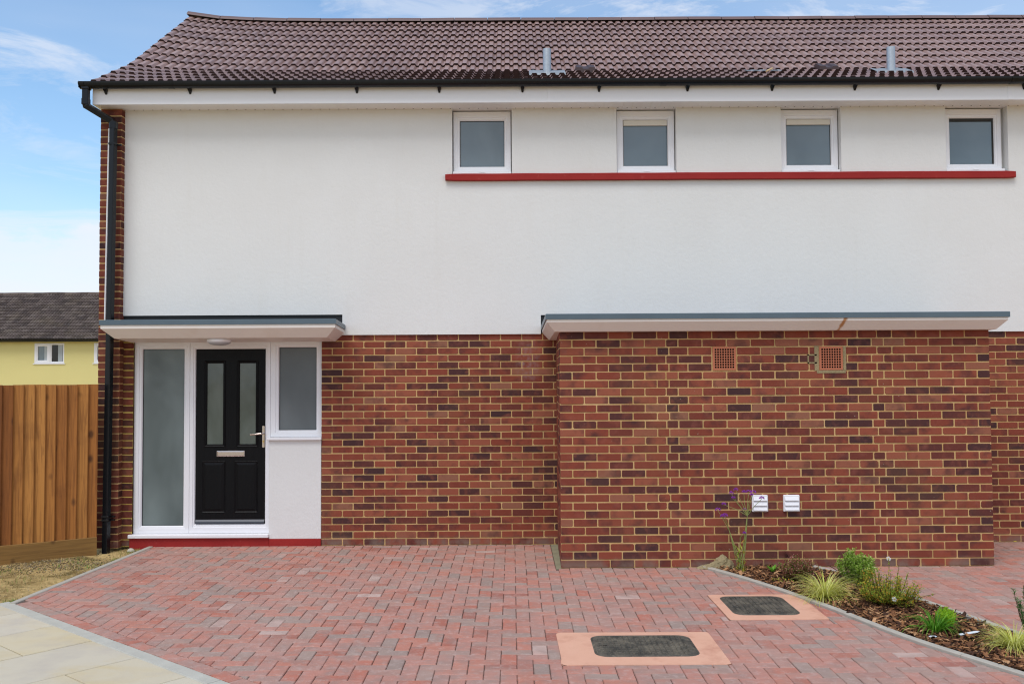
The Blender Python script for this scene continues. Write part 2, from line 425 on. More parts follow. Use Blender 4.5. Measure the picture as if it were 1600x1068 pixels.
# ================================================================= WORLD + SUN
SUN_EL, SUN_AZ = R(60), R(203)      # azimuth measured clockwise from +Y (behind the house)
w = bpy.data.worlds.new('World'); sc.world = w; w.use_nodes = True
nt = w.node_tree; nn = nt.nodes; nl = nt.links
bg = nn['Background']
sky = nn.new('ShaderNodeTexSky'); sky.sky_type = 'NISHITA'; sky.sun_disc = False
sky.sun_elevation = SUN_EL; sky.sun_rotation = SUN_AZ; sky.air_density = 1.0; sky.dust_density = .6; sky.ozone_density = 1.6
tc = nn.new('ShaderNodeTexCoord'); sp = nn.new('ShaderNodeSeparateXYZ'); nl.new(tc.outputs['Generated'], sp.inputs[0])
def wm(op, a, b=0.0, clamp=False):
    n = nn.new('ShaderNodeMath'); n.operation = op; n.use_clamp = clamp
    for i, v in enumerate((a, b)):
        if hasattr(v, 'links'): nl.new(v, n.inputs[i])
        else: n.inputs[i].default_value = v
    return n.outputs[0]
def wramp(f, stops):
    n = nn.new('ShaderNodeValToRGB')
    while len(n.color_ramp.elements) < len(stops): n.color_ramp.elements.new(.5)
    for e, (p, c) in zip(n.color_ramp.elements, stops): e.position = p; e.color = (c, c, c, 1)
    nl.new(f, n.inputs[0]); return n.outputs[0]
def wnoise(scale, mapscale, detail=6, rough=.6, dist=0., rot=(0,0,0), loc=(0,0,0), vec=None):
    m = nn.new('ShaderNodeMapping'); m.inputs['Scale'].default_value = mapscale; m.inputs['Rotation'].default_value = rot; m.inputs['Location'].default_value = loc
    nl.new(vec or tc.outputs['Generated'], m.inputs['Vector'])
    n = nn.new('ShaderNodeTexNoise'); n.inputs['Scale'].default_value = scale; n.inputs['Detail'].default_value = detail
    n.inputs['Roughness'].default_value = rough; n.inputs['Distortion'].default_value = dist
    nl.new(m.outputs[0], n.inputs['Vector']); return n.outputs['Fac']
zz = sp.outputs[2]
cir = wnoise(4.2, (1, 1, 4.2), 9, .66, 1.1, rot=(0, R(-22), 0), loc=(.3, 0, .1))
cir = wramp(cir, [(.45, 0.0), (.62, 1.0)])
soft = wramp(wnoise(1.6, (1, 1, 4), 4, .5, .3, loc=(2, 1, .4)), [(.38, 0.0), (.68, 1.0)])
streak = wm('MULTIPLY', cir, wm('ADD', wm('MULTIPLY', soft, .55), .45))
low = wm('ADD', zz, wm('MULTIPLY', wm('SUBTRACT', wnoise(5, (1, 1, 3), 6, .6), .5), .16))
bank = wm('MULTIPLY', wramp(low, [(.140, 1.0), (.162, 0.0)]), wm('ADD', .62, wm('MULTIPLY', wnoise(7, (1, 1, 4), 6, .6), .6)), True)
hazy = wm('MULTIPLY', wramp(zz, [(.0, 1.0), (.30, 0.0)]), .14)
cloud = wm('MAXIMUM', wm('MULTIPLY', bank, .88), wm('MULTIPLY', streak, .85))
cloud = wm('MAXIMUM', cloud, wm('ADD', hazy, wm('MULTIPLY', soft, .28)), True)
over = wm('MULTIPLY', wramp(wm('MULTIPLY', sp.outputs[1], -1.0), [(.0, 0.0), (.35, 1.0)]), wm('ADD', .45, wm('MULTIPLY', wramp(wnoise(3.5, (1, 1, 2), 6, .6, .4), [(.35, 0.0), (.65, 1.0)]), .5)))  # unseen cloud cover behind the camera, added to make the light less blue
cloud = wm('MAXIMUM', cloud, over)
mx = nn.new('ShaderNodeMix'); mx.data_type = 'RGBA'
nl.new(cloud, mx.inputs[0]); tint = nn.new('ShaderNodeMix'); tint.data_type = 'RGBA'; tint.blend_type = 'MULTIPLY'; tint.inputs[0].default_value = 1
nl.new(sky.outputs[0], tint.inputs[6]); tint.inputs[7].default_value = (1.0, 1.14, 1.17, 1); nl.new(tint.outputs[2], mx.inputs[6]); mx.inputs[7].default_value = (5.15, 5.3, 5.7, 1)
nl.new(mx.outputs[2], bg.inputs[0]); bg.inputs[1].default_value = .13
sl = bpy.data.lights.new('sun', 'SUN'); so = bpy.data.objects.new('sun', sl); col.objects.link(so)
sl.energy = 1.5; sl.angle = R(28); sl.color = (1, .965, .925)
sd = Vector((sin(SUN_AZ) * cos(SUN_EL), cos(SUN_AZ) * cos(SUN_EL), sin(SUN_EL)))
so.rotation_euler = sd.to_track_quat('Z', 'Y').to_euler(); so.location = (0, -5, 12)
sc.view_settings.view_transform = 'Standard'; sc.view_settings.look = 'None'; sc.view_settings.exposure = .41; sc.view_settings.gamma = 1
sc.cycles.max_bounces = 8; sc.cycles.use_denoising = True; sc.cycles.filter_width = 1.15

# ================================================================= BRICKWORK
def brick(mb, O, U, N, u0, u1, z0, z1, depth=.0036, m=0):
    """one brick: outline with soft corners standing proud of the mortar plane along N"""
    c = (ru(.003, .007) if rnd() < .8 else ru(.007, .013)) if u1 - u0 > .03 else .002
    j = [ru(-.0016, .0016) for _ in range(4)]
    u0 += j[0]; u1 += j[1]; z0 += j[2]; z1 += j[3]
    out = depth + ru(-.001, .0015)
    c2, c3, c4 = (c * ru(.5, 1.1) for _ in range(3))
    def ring(i, d):
        a, b, p, q = u0 + i, u1 - i, z0 + i, z1 - i
        pts = [(a+c,p),(b-c2,p),(b,p+c2),(b,q-c3),(b-c3,q),(a+c4,q),(a,q-c4),(a,p+c)]
        return [O + U * uu + N * d + Vector((0, 0, zv)) for uu, zv in pts]
    mb.loops([ring(0, -.004), ring(0, out - .0025), ring(.0025, out)], m, False, True)

def brickwall(mb, p0, p1, z0, ncourse, pitch, holes=(), rows=None, phase=0, zmax=None, mort=1, back=.012):
    """p0->p1 seen from outside left to right; outside normal is on the right-hand side of travel"""
    O = Vector((*p0, 0)); E_ = Vector((*p1, 0)); L = (E_ - O).length
    U = (E_ - O).normalized(); N = Vector((U.y, -U.x, 0))
    J = .0115
    for k in range(ncourse):
        a = z0 + k * pitch + J / 2; b = z0 + (k + 1) * pitch - J / 2
        if zmax and b > zmax: b = zmax
        if b - a < .012: continue
        if rows:
            mods = rows[(k + phase) % 2]; s_ = L / sum(mods); cuts = [0]
            for q in mods: cuts.append(cuts[-1] + q * s_)
        else:
            cuts = [0]; x = .1125 if (k + phase) % 2 else .225
            while x < L - .04: cuts.append(x); x += .225
            cuts.append(L)
        for i, (c0, c1) in enumerate(zip(cuts, cuts[1:])):
            s0 = c0 + (J / 2 if i else 0); s1 = c1 - (J / 2 if i < len(cuts) - 2 else 0)
            segs = [(s0, s1)]
            for (h0, h1, hz0, hz1) in holes:
                if b > hz0 + .005 and a < hz1 - .005:
                    ns = []
                    for (q0, q1) in segs:
                        if q1 <= h0 or q0 >= h1: ns.append((q0, q1))
                        else:
                            if h0 - q0 > .02: ns.append((q0, h0))
                            if q1 - h1 > .02: ns.append((h1, q1))
                    segs = ns
            for (q0, q1) in segs: brick(mb, O, U, N, q0, q1, a, b)
    top = zmax or z0 + ncourse * pitch
    A = O; B = E_
    bk = -N * .1
    mb.poly([A + Vector((0,0,z0)), B + Vector((0,0,z0)), B + Vector((0,0,top)), A + Vector((0,0,top))], mort)

house = empty('terraced_house', (0, 0, 0), 'white rendered two storey terraced house with red brick base, tiled roof and black front door', 'house')

# recessed main wall (y=0), left reveal beside door, right of projection
mb = MB()
brickwall(mb, (-2.035, 0), (7.2, 0), 0, 30, .0747, phase=0)
o = mb.build('brick_wall', [M['brick'], M['mortar']], house); o['label'] = 'recessed red brick wall with buff mortar under the white render'
mb = MB()
brickwall(mb, (-4.16, 0), (-4.045, 0), 0, 30, .0747, rows=([1], [1]))
o = mb.build('brick_reveal', [M['brick_brown'], M['mortar_y']], house)
# corner pier: front y=-.1, returns
mb = MB()
PX0, PX1 = -4.378, -4.155
brickwall(mb, (PX0, -.1), (PX1, -.1), 0, 62, .0751, rows=([1], [1]))
brickwall(mb, (PX1, -.1), (PX1, 0), 0, 62, .0751, rows=([1], [1]))
brickwall(mb, (PX0, 5.4), (PX0, -.1), 0, 62, .0751)
o = mb.build('brick_pier', [M['brick_brown'], M['mortar']], house); o['label'] = 'narrow brick corner pier behind the black downpipe'
# projecting store
BX0, BX1, BY = .447, 4.466, -1.2375
rowA = [1,1,1,1,.5,.78, 1,1,1,1,1,1,1, .80,.62, 1,1,1,1]
rowB = [.5,1,1,1,.88,.5, 1,1,1,1,1,1,1,1, .5,.85, 1,1,1,.5]
holes = [(1.876-BX0-.012, 2.096-BX0+.012, 1.823, 2.05), (2.872-BX0-.012, 3.096-BX0+.012, 1.823, 2.05)]
mb = MB()
brickwall(mb, (BX0, BY), (BX1, BY), 0, 29, .0757, holes=holes, rows=(rowA, rowB))
brickwall(mb, (.475, 0), (BX0, BY), 0, 29, .0757, rows=([.5,1,1,1,1,.95], [1,1,1,1,1,.45]))
brickwall(mb, (BX1, BY), (BX1, 0), 0, 29, .0757, rows=([.5,1,1,1,1,.95], [1,1,1,1,1,.45]))
o = mb.build('projecting_wall', [M['brick'], M['mortar']], house); o['label'] = 'brick store projecting forward under the long flat canopy'

# air bricks
for cx, cz in ((1.986, 1.937), (2.984, 1.933)):
    mb = MB(); n = 8; wd = .218; x0 = cx - wd/2; z0 = cz - wd/2; yf = BY - .010; e = .015; hs = .0162
    st = (wd - 2*e) / n
    mb.poly([(x0, BY-.0012, z0), (x0+wd, BY-.0012, z0), (x0+wd, BY-.0012, z0+wd), (x0, BY-.0012, z0+wd)], 1)
    xs = [x0]; zs = [z0]
    for i in range(n):
        xs += [x0+e+st*i+(st-hs)/2, x0+e+st*i+(st+hs)/2]; zs += [z0+e+st*i+(st-hs)/2, z0+e+st*i+(st+hs)/2]
    xs.append(x0+wd); zs.append(z0+wd)
    for i in range(len(xs)-1):
        for k in range(len(zs)-1):
            if i % 2 and k % 2:
                for (a, b) in (((xs[i],zs[k]),(xs[i+1],zs[k])), ((xs[i+1],zs[k]),(xs[i+1],zs[k+1])), ((xs[i+1],zs[k+1]),(xs[i],zs[k+1])), ((xs[i],zs[k+1]),(xs[i],zs[k]))):
                    mb.poly([(a[0],yf+.001,a[1]),(b[0],yf+.001,b[1]),(b[0],BY-.0013,b[1]),(a[0],BY-.0013,a[1])], 1)
            else:
                mb.poly([(xs[i],yf,zs[k]),(xs[i+1],yf,zs[k]),(xs[i+1],yf,zs[k+1]),(xs[i],yf,zs[k+1])])
    for (a, b) in (((x0,z0),(x0+wd,z0)),((x0+wd,z0),(x0+wd,z0+wd)),((x0+wd,z0+wd),(x0,z0+wd)),((x0,z0+wd),(x0,z0))):
        mb.poly([(a[0],yf,a[1]),(b[0],yf,b[1]),(b[0],BY-.0012,b[1]),(a[0],BY-.0012,a[1])])
    mb.build('air_brick', [M['terra'], M['hole']], house)
# mortar patch smear left of right air brick
mb = MB()
for (a, b, c, d) in ((2.765, 2.852, 1.884, 1.898), (2.765, 2.852, 1.958, 1.972), (2.765, 2.778, 1.885, 1.97), (2.83, 2.868, 1.82, 2.05), (3.10, 3.125, 1.82, 2.04), (2.85, 3.12, 1.795, 1.822)):
    mb.box(a, b, BY-.0075, BY, c, d)
mb.build('mortar_patch', M['heap'], house)
# louvre vents
for x0, x1 in ((2.222, 2.370), (2.513, 2.664)):
    mb = MB(); z0, z1 = .512, .667; y = BY - .006
    mb.box(x0, x1, y-.020, y+.006, z0, z1, 0, .006)
    for k in range(3):
        a = z0 + .012 + k * .045
        mb.loops([[(x0+.012, y-.021, a+.040), (x1-.012, y-.021, a+.040)], [(x0+.012, y-.036, a+.004), (x1-.012, y-.036, a+.004)], [(x0+.012, y-.021, a), (x1-.012, y-.021, a)]], 0, closed=False)
        mb.poly([(x0+.012, y-.021, a), (x0+.012, y-.036, a+.004), (x0+.012, y-.021, a+.040)])
        mb.poly([(x1-.012, y-.021, a), (x1-.012, y-.036, a+.004), (x1-.012, y-.021, a+.040)])
    mb.build('wall_vent', M['upvc'], house)

# ================================================================= RENDERED PANEL
WC = [-.311 + 1.7705 * i for i in range(4)]
WO = [(c - (.322), c + (.320 if i < 3 else .345)) for i, c in enumerate(WC)]
WZ0, WZ1 = 3.955, 4.66
def grid_panel(mb, xs, zs, hole, yf, yb, m=0):
    nx, nz = len(xs) - 1, len(zs) - 1
    H = lambda i, k: i < 0 or k < 0 or i >= nx or k >= nz or hole((xs[i]+xs[i+1])/2, (zs[k]+zs[k+1])/2)
    for i in range(nx):
        for k in range(nz):
            if H(i, k): continue
            a, b, c, d = xs[i], xs[i+1], zs[k], zs[k+1]
            mb.poly([(a,yf,c),(b,yf,c),(b,yf,d),(a,yf,d)], m)
            if H(i-1, k): mb.poly([(a,yf,c),(a,yf,d),(a,yb,d),(a,yb,c)], m)
            if H(i+1, k): mb.poly([(b,yf,c),(b,yf,d),(b,yb,d),(b,yb,c)], m)
            if H(i, k-1): mb.poly([(a,yf,c),(b,yf,c),(b,yb,c),(a,yb,c)], m)
            if H(i, k+1): mb.poly([(a,yf,d),(b,yf,d),(b,yb,d),(a,yb,d)], m)
xs = sorted([-4.155, 7.2, -1.81, .309, 4.60] + [e for w_ in WO for e in w_])
zs = [2.232, 2.434, 2.450, WZ0, WZ1]
def hole(x, z):
    if z > WZ0: return any(a < x < b for a, b in WO)
    if x < -1.81: return z < 2.450
    if .309 < x < 4.60: return z < 2.434
    return False
mb = MB(); grid_panel(mb, xs, zs, hole, -.025, .085)
mb.build('rendered_wall', M['render'], house)
# dark felt upstands behind canopies
mb = MB(); mb.box(-4.152, -1.812, -.008, -.002, 2.24, 2.46); mb.build('felt_upstand', M['felt'], house)
mb = MB(); mb.box(.311, 4.598, -.008, -.002, 2.24, 2.44); mb.build('felt_upstand', M['felt'], house)

# red string course under windows
mb = MB()
xa, xb = -.705, 5.400; n = 60
L = []
for i in range(n + 1):
    x = xa + (xb - xa) * i / n; e = .0025 * noise.noise(Vector((x * 3, 0, 0))); g = .0025 * noise.noise(Vector((x * 2.3, 5, 0)))
    c = .006 if i in (0, n) else 0
    L.append([(x, -.024, 3.874+g+c), (x, -.062, 3.874+g+c), (x, -.068, 3.880+g+c), (x, -.068, 3.944+e-c), (x, -.062, 3.950+e-c), (x, -.024, 3.952+e-c)])
mb.loops(L, 0, True, True)
mb.build('string_course', M['red'], house)

# ================================================================= FRAMES
def frame(mb, x0, x1, z0, z1, ws, yf, yg, m=0, back=None):
    """ws=(left,right,bottom,top) widths; moulded ring from outside edge to glass"""
    l, r, b, t = ws
    prof = [(0, back if back else yg + .02), (0, yf + .002), (.02, yf), (.62, yf), (.66, yf + .007), (.88, yf + .009), (1.0, yf + .020), (1.0, yg + .002)]
    L = []
    for f, y in prof:
        L.append([(x0 + l*f, y, z0 + b*f), (x1 - r*f, y, z0 + b*f), (x1 - r*f, y, z1 - t*f), (x0 + l*f, y, z1 - t*f)])
    mb.loops(L, m)
    # mitre-free backing so nothing shows through
def pane(x0, x1, z0, z1, y, mat, parent, name='pane'):
    mb = MB()
    mb.box(x0, x1, y, y + .006, z0, z1)
    return mb.build(name, mat, parent)
def seal(mb, x0, x1, z0, z1, y, w=.005, m=1):
    for a, b, c, d in ((x0, x1, z1 - w, z1), (x0, x0 + w, z0, z1 - w), (x1 - w, x1, z0, z1 - w), (x0 + w, x1 - w, z0, z0 + w*.6)):
        mb.box(a, b, y - .003, y, c, d, m)

for i, c in enumerate(WC):
    x0, x1 = c - .311, c + .309; z0, z1 = 3.988, 4.648
    yf = .045
    mb = MB(); frame(mb, x0, x1, z0, z1, (.070, .070, .062, .096), yf, yf + .035)
    seal(mb, x0+.070, x1-.070, z0+.062, z1-.096, yf + .034)
    wn = mb.build('window', [M['upvc'], M['seal']], house)
    wn['label'] = ['leftmost upper window with plain grey glass', 'second upper window from the left with a cream blind', 'third upper window from the left with a cream blind', 'rightmost upper window with deep right reveal'][i]
    pane(x0+.068, x1-.068, z0+.060, z1-.094, yf + .036, M['glass'], wn)
    if i == 3:
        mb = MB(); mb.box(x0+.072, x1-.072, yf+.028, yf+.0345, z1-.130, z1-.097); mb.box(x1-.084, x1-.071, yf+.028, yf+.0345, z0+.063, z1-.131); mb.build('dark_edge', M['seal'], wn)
    if i in (1, 2):
        mb = MB(); mb.box(x0+.074, x1-.074, yf+.012, yf+.033, z1-.158, z1-.100, 0, .003); mb.build('blind', M['blind'], wn)
    mb = MB(); mb.box(x0-.004, x1+.004, -.014, yf+.03, 3.957, 3.984, 0, .003); mb.box(c-.03, c+.03, -.018, -.013, 3.972, 3.980)
    mb.build('sill', M['upvc'], wn)
    mb = MB(); mb.box(x0-.05, x1+.08, yf+.060, yf+.07, z0-.04, z1+.01); mb.build('backing', M['render'], wn)

# ---- porch frame
FY = .035
pf = MB()
frame(pf, -4.048, -3.455, .132, 2.172, (.082, .066, .078, .078), FY, FY + .035)
seal(pf, -3.966, -3.521, .210, 2.094, FY + .034)
sw = pf.build('side_window', [M['upvc'], M['seal']], house); sw['label'] = 'tall frosted side window left of the black door'
pane(-3.968, -3.519, .208, 2.096, FY + .036, M['frost'], sw)
mb = MB()
# door frame: two jambs, head, threshold
frame(mb, -3.453, -2.592, .132, 2.172, (.058, .056, .095, .080), FY, FY + .035)
mb.build('door_frame', M['upvc'], house)
mb = MB()
frame(mb, -2.590, -2.040, 1.150, 2.172, (.088, .062, .070, .066), FY, FY + .035)
seal(mb, -2.502, -2.102, 1.220, 2.106, FY + .034)
o2 = mb.build('side_window', [M['upvc'], M['seal']], house); o2['label'] = 'small frosted side window right of the black door'
pane(-2.504, -2.100, 1.218, 2.108, FY + .036, M['frost2'], o2)
mb = MB(); mb.box(-2.612, -2.030, -.045, FY+.03, 1.118, 1.148, 0, .004); mb.build('sill', M['upvc'], o2)
mb = MB(); mb.box(-4.075, -2.588, -.045, FY+.03, .092, .130, 0, .005); mb.build('door_sill', M['upvc'], house)
mb = MB(); mb.box(-2.590, -2.037, -.012, .06, .076, 1.117, 0, .003)
mb.build('infill_panel', M['render'], house)
mb = MB(); mb.box(-4.066, -2.5915, -.018, .05, -.04, .091, 0, .003); mb.box(-2.5905, -2.036, -.022, .05, -.04, .075, 0, .003)
mb.build('plinth', M['red'], house)
mb = MB(); mb.box(-4.05, -2.036, .075, .085, 0, 2.30); mb.build('porch_backing', M['seal'], house)
mb = MB(); mb.box(-4.05, -2.036, -.004, .07, 2.173, 2.235); mb.build('head_trim', M['upvc'], house)

# ---- door
DX0, DX1, DZ0, DZ1, DYF = -3.394, -2.650, .229, 2.090, .058
mb = MB()
GX = [(-3.278, -3.102), (-2.930, -2.752)]; GZ = (1.070, 1.942)
xs = sorted([DX0, DX1] + [e for g in GX for e in g]); zs = [DZ0, *GZ, DZ1]
grid_panel(mb, xs, zs, lambda x, z: GZ[0] < z < GZ[1] and any(a < x < b for a, b in GX), DYF, DYF + .014)
for (a, b) in GX:      # glazing cassette
    a -= .026; b += .026; c, d = GZ[0] - .026, GZ[1] + .026
    P = [(0, DYF), (.0, DYF-.004), (.006, DYF-.010), (.014, DYF-.006), (.020, DYF-.009), (.026, DYF-.004), (.030, DYF+.010)]
    mb.loops([[(a+i, y, c+i), (b-i, y, c+i), (b-i, y, d-i), (a+i, y, d-i)] for i, y in P])
for (a, b) in ((-3.325, -3.075), (-2.975, -2.728)):     # lower raised panels
    c, d = .345, .893
    P = [(0, DYF), (0, DYF-.003), (.005, DYF-.007), (.011, DYF-.003), (.015, DYF-.001), (.040, DYF-.009)]
    mb.loops([[(a+i, y, c+i), (b-i, y, c+i), (b-i, y, d-i), (a+i, y, d-i)] for i, y in P], 0, False, True)
door = mb.build('front_door', M['door'], house)
door['label'] = 'black woodgrain front door with two tall glass panes'
for (a, b) in GX: pane(a, b, GZ[0], GZ[1], DYF + .009, M['doorglass'], door, 'glass_panel')
mb = MB(); mb.loops([[(DX0+.004, DYF-.001, .232), (DX1-.004, DYF-.001, .232)], [(DX0+.004, DYF-.022, .236), (DX1-.004, DYF-.022, .236)], [(DX0+.004, DYF-.018, .252), (DX1-.004, DYF-.018, .252)], [(DX0+.004, DYF-.001, .272), (DX1-.004, DYF-.001, .272)]], 0, closed=False)
mb.build('weather_bar', M['weather'], door)
mb = MB()
P = [(0, DYF), (0, DYF-.008), (.004, DYF-.013), (.010, DYF-.014), (.0125, DYF-.009), (.016, DYF-.010)]
a, b, c, d = -3.168, -2.867, .940, 1.007
mb.loops([[(a+i, y, c+i), (b-i, y, c+i), (b-i, y, d-i), (a+i, y, d-i)] for i, y in P], 0, False, True)
mb.build('letter_plate', M['chrome'], door)
mb = MB()
L = []
for z in (1.037, 1.043, 1.262, 1.268):
    q = .009 if z in (1.037, 1.268) else .014
    L.append([(-2.667-q, DYF-.001, z), (-2.667-q*.9, DYF-.010, z), (-2.667+q*.9, DYF-.010, z), (-2.667+q, DYF-.001, z)])
mb.loops(L, 0, True, True)
mb.tube([(-2.667, DYF-.008, 1.186), (-2.667, DYF-.05, 1.186), (-2.680, DYF-.062, 1.186), (-2.74, DYF-.064, 1.181), (-2.795, DYF-.058, 1.176)], [.010, .010, .0095, .0085, .0085], 10)
mb.tube([(-2.667, DYF-.010, 1.103), (-2.667, DYF-.014, 1.103)], .0085, 12, 1)
mb.tube([(-2.667, DYF-.010, 1.088), (-2.667, DYF-.014, 1.088)], .005, 8, 1)
hd = mb.build('handle', [M['chrome'], M['brass']], door)

# ================================================================= CANOPIES
def canopy(x0, x1, yf, zt, th, zw, zb, ins, drop, label):
    def zz_(y, z): return z - drop * (y - yf) / (0 - yf)
    def ring(i, z, yb=-.009):
        return [(x0+i, yf+i, zz_(yf+i, z)), (x1-i, yf+i, zz_(yf+i, z)), (x1-i, yb, zz_(yb, z)), (x0+i, yb, zz_(yb, z))]
    body = MB()
    body.loops([ring(.004, zt-.012), ring(.004, zt-th+.001), ring(0, zt-th), ring(0, zw), ring(ins, zb)], 0, True, True)
    c = body.build('canopy', M['canopy'], house); c['label'] = label
    t = MB()
    t.loops([ring(.006, zt-th-.004), ring(-.012, zt-th-.004), ring(-.012, zt-.004), ring(-.008, zt), ring(.03, zt), ring(.05, zt-.006)], 0, False, True)
    t.build('metal_trim', M['trim'], c)
    return c
canopy(-4.162, -1.790, -.55, 2.372, .048, 2.285, 2.195, .10, .032, 'short flat canopy over the black door')
canopy(.322, 4.570, -1.40, 2.352, .047, 2.277, 2.194, .075, .03, 'long flat canopy over the projecting brick store')
# bulkhead light under porch canopy
lt = MB()
lt.lathe([(.100, .012), (.124, .012), (.126, .0), (.122, -.018), (.116, -.022)], (-3.035, -.30, 2.172), 32, 0)
lt.lathe([(.116, -.018), (.112, -.026), (.095, -.040), (.060, -.050), (.02, -.053)], (-3.035, -.30, 2.172), 32, 1)
lt.build('ceiling_light', [M['upvc'], m_plain('opal_diffuser', (.42,.43,.46), .3, .5)], house, smooth=True)['label'] = 'round white light fitting under the porch canopy'

# ================================================================= FASCIA, SOFFIT, GUTTER
XR = 7.3
mb = MB(); mb.box(-4.400, XR, -.262, -.244, 4.656, 4.862, 0, .003)
for x in (.415, 5.26): mb.box(x-.03, x+.03, -.2655, -.2615, 4.658, 4.858, 0, .001)
mb.build('fascia', M['upvc'], house)
mb = MB()
x = -4.398
while x < XR:
    x2 = min(x + .098, XR)
    mb.box(x, x2, -.243, .13, 4.660, 4.666, 0); mb.box(x2, x2+.002, -.243, .13, 4.6625, 4.666, 0)
    mb.tube([(x+.05, -.042, 4.6605), (x+.05, -.042, 4.6585)], .0065, 8, 1)
    x += .1
mb.build('soffit', [M['soffit'], M['seal']], house)
# gutter: half round trough
def gutter(mb, x0, x1, yc, zc, r):
    prof = []
    for k in range(11):
        t = pi * k / 10
        prof.append((yc + r * cos(t), zc - r * sin(t) * .92))
    prof = [(prof[0][0], zc + .008)] + prof + [(prof[-1][0] , zc + .008)]
    inner = [(yc + (y - yc) * .93, zc + .006 + (z - zc - .006) * .93) for y, z in prof[::-1]]
    loop = prof + inner
    mb.loops([[(x, y, z) for y, z in loop] for x in (x0, x1)], 0, True, True)
mb = MB(); gutter(mb, -4.490, XR, -.322, 4.862, .060)
for x in (-4.47, -3.55, 1.6, 5.25):
    prof = [(-.322 + .064*cos(pi*k/10), 4.864 - .060*sin(pi*k/10)) for k in range(11)]
    mb.loops([[(xx, y, z) for y, z in prof] for xx in (x-.03, x+.03)], 0, closed=False)
mb.box(-4.494, -4.488, -.384, -.260, 4.806, 4.872)
gt = mb.build('gutter', M['black'], house, smooth=False)
def brk(x):
    mb = MB()
    mb.loops([[(x-.020, -.2625, 4.815), (x+.020, -.2625, 4.815), (x+.020, -.315, 4.815), (x-.020, -.315, 4.815)],
              [(x-.016, -.2625, 4.790), (x+.016, -.2625, 4.790), (x+.014, -.285, 4.790), (x-.014, -.285, 4.790)],
              [(x-.009, -.2625, 4.762), (x+.009, -.2625, 4.762), (x+.007, -.270, 4.762), (x-.007, -.270, 4.762)]], 0, True, True)
    return mb
for px in (-4.255, -3.370, -2.483, -1.617, -.750, .125, .930, 1.86, 2.75, 3.62, 4.50, 5.4, 6.3):
    brk(px).build('bracket', M['black'], gt)
# downpipe
mb = MB()
yp = -.19
pts = [(-4.440, -.322, 4.815), (-4.440, -.322, 4.655), (-4.436, -.318, 4.630), (-4.225, yp, 4.505), (-4.205, yp, 4.475), (-4.238, yp, -.06)]
mb.tube(pts, .032, square=True)
mb.tube([(-4.440, -.322, 4.700), (-4.440, -.322, 4.640)], .036, square=True)
mb.tube([(-4.205, yp, 4.49), (-4.206, yp, 4.42)], .036, square=True)
mb.tube([(-4.440, -.322, 4.83), (-4.440, -.322, 4.80)], .042, square=True)
dp = mb.build('downpipe', M['black'], house)
for z, xx in ((4.245, -4.207), (.30, -4.236), (.335, -4.236)):
    mb = MB(); mb.box(xx-.038, xx+.038, yp-.037, yp+.037, z, z+.022, 0, .003); mb.box(xx+.03, xx+.075, yp+.02, yp+.045, z+.002, z+.016); mb.box(xx-.01, xx+.01, yp+.03, -.1, z+.002, z+.018)
    mb.build('clip', M['black'], dp)

mb = MB(); mb.tube([(-4.283, -.118, 4.44), (-4.306, -.118, 2.40)], .009, 8); mb.build('pale_strip', M['upvc'], house)  # thin white tube forming the pale line left of the downpipe
# ================================================================= ROOF
def path_pt(path, s):
    for a, b in zip(path, path[1:]):
        d = sqrt((b[0]-a[0])**2 + (b[1]-a[1])**2)
        if s <= d or b is path[-1]:
            t = s / d; return (a[0]+(b[0]-a[0])*t, a[1]+(b[1]-a[1])*t), ((a[1]-b[1])/d, (b[0]-a[0])/d)
        s -= d
def tile_roof(mb, X0, X1, path, rowlens, roll, nroll, kick, ht=.025, lap=.027, sgn=1):
    prof = [(0, 0), (.16, 0), (.32, 1), (.76, 1), (.92, 0)]
    s = 0
    for k, g in enumerate(rowlens):
        s0, s1 = s, s + g + (.03 if k < len(rowlens) - 1 else 0)
        (yb, zb), nb = path_pt(path, s0 + 1e-4); (yt, zt), n2 = path_pt(path, s1)
        X = X0
        while X < X1 - .02:
            wd = roll * nroll
            dy = ru(-.003, .003); dz = ru(-.0015, .002); dz2 = ru(-.002, .002)
            bot = []; top = []; und = []
            for r_ in range(nroll):
                for fx, fz in prof: bot.append((X + roll * (r_ + fx), fz))
            bot.append((X + wd - .0025, 0))
            A = []; B = []; C_ = []
            for i, (x, fz) in enumerate(bot):
                kz = kick(x, s0); kt = kick(x, s1)
                tz = dz + dz2 * (x - X) / wd
                hb = lap + fz * ht; hh = .004 + fz * ht * .95
                A.append((x, (yb + dy*1 + nb[0]*hb) * 1, zb + nb[1]*hb + kz + tz))
                C_.append((x, yb + dy + .003 + nb[0]*(lap-.016), zb + nb[1]*(lap-.016) + kz + tz))
                B.append((x, yt + n2[0]*hh, zt + n2[1]*hh + kt))
            if sgn < 0:
                pass
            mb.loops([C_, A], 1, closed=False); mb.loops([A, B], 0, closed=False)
            # side edge
            mb.poly([A[0], B[0], (B[0][0], B[0][1], B[0][2]-.03), C_[0]])
            X += wd
        s += g
RP = [(-.365, 4.838), (.62, 5.252), (2.66, 6.625)]
def kick(x, s): return exp(-max(0, x + 4.393) / .62) * (.10 * min(1, s / 1.05))
mb = MB()
tile_roof(mb, -4.393, XR, RP, [.2625]*4 + [.2744]*9, .100, 3, kick)
# rear slope and underlay
mb.poly([(-4.39, 2.66, 6.60), (XR, 2.66, 6.60), (XR, 5.7, 4.80), (-4.39, 5.7, 4.80)])
und = [(-.30, 4.835), (.62, 5.235), (2.66, 6.61)]
for a, b in zip(und, und[1:]): mb.poly([(-4.36, a[0], a[1]), (XR, a[0], a[1]), (XR, b[0], b[1]), (-4.36, b[0], b[1])])
roof = mb.build('roof', [M['tile'], M['tile_edge']], house)
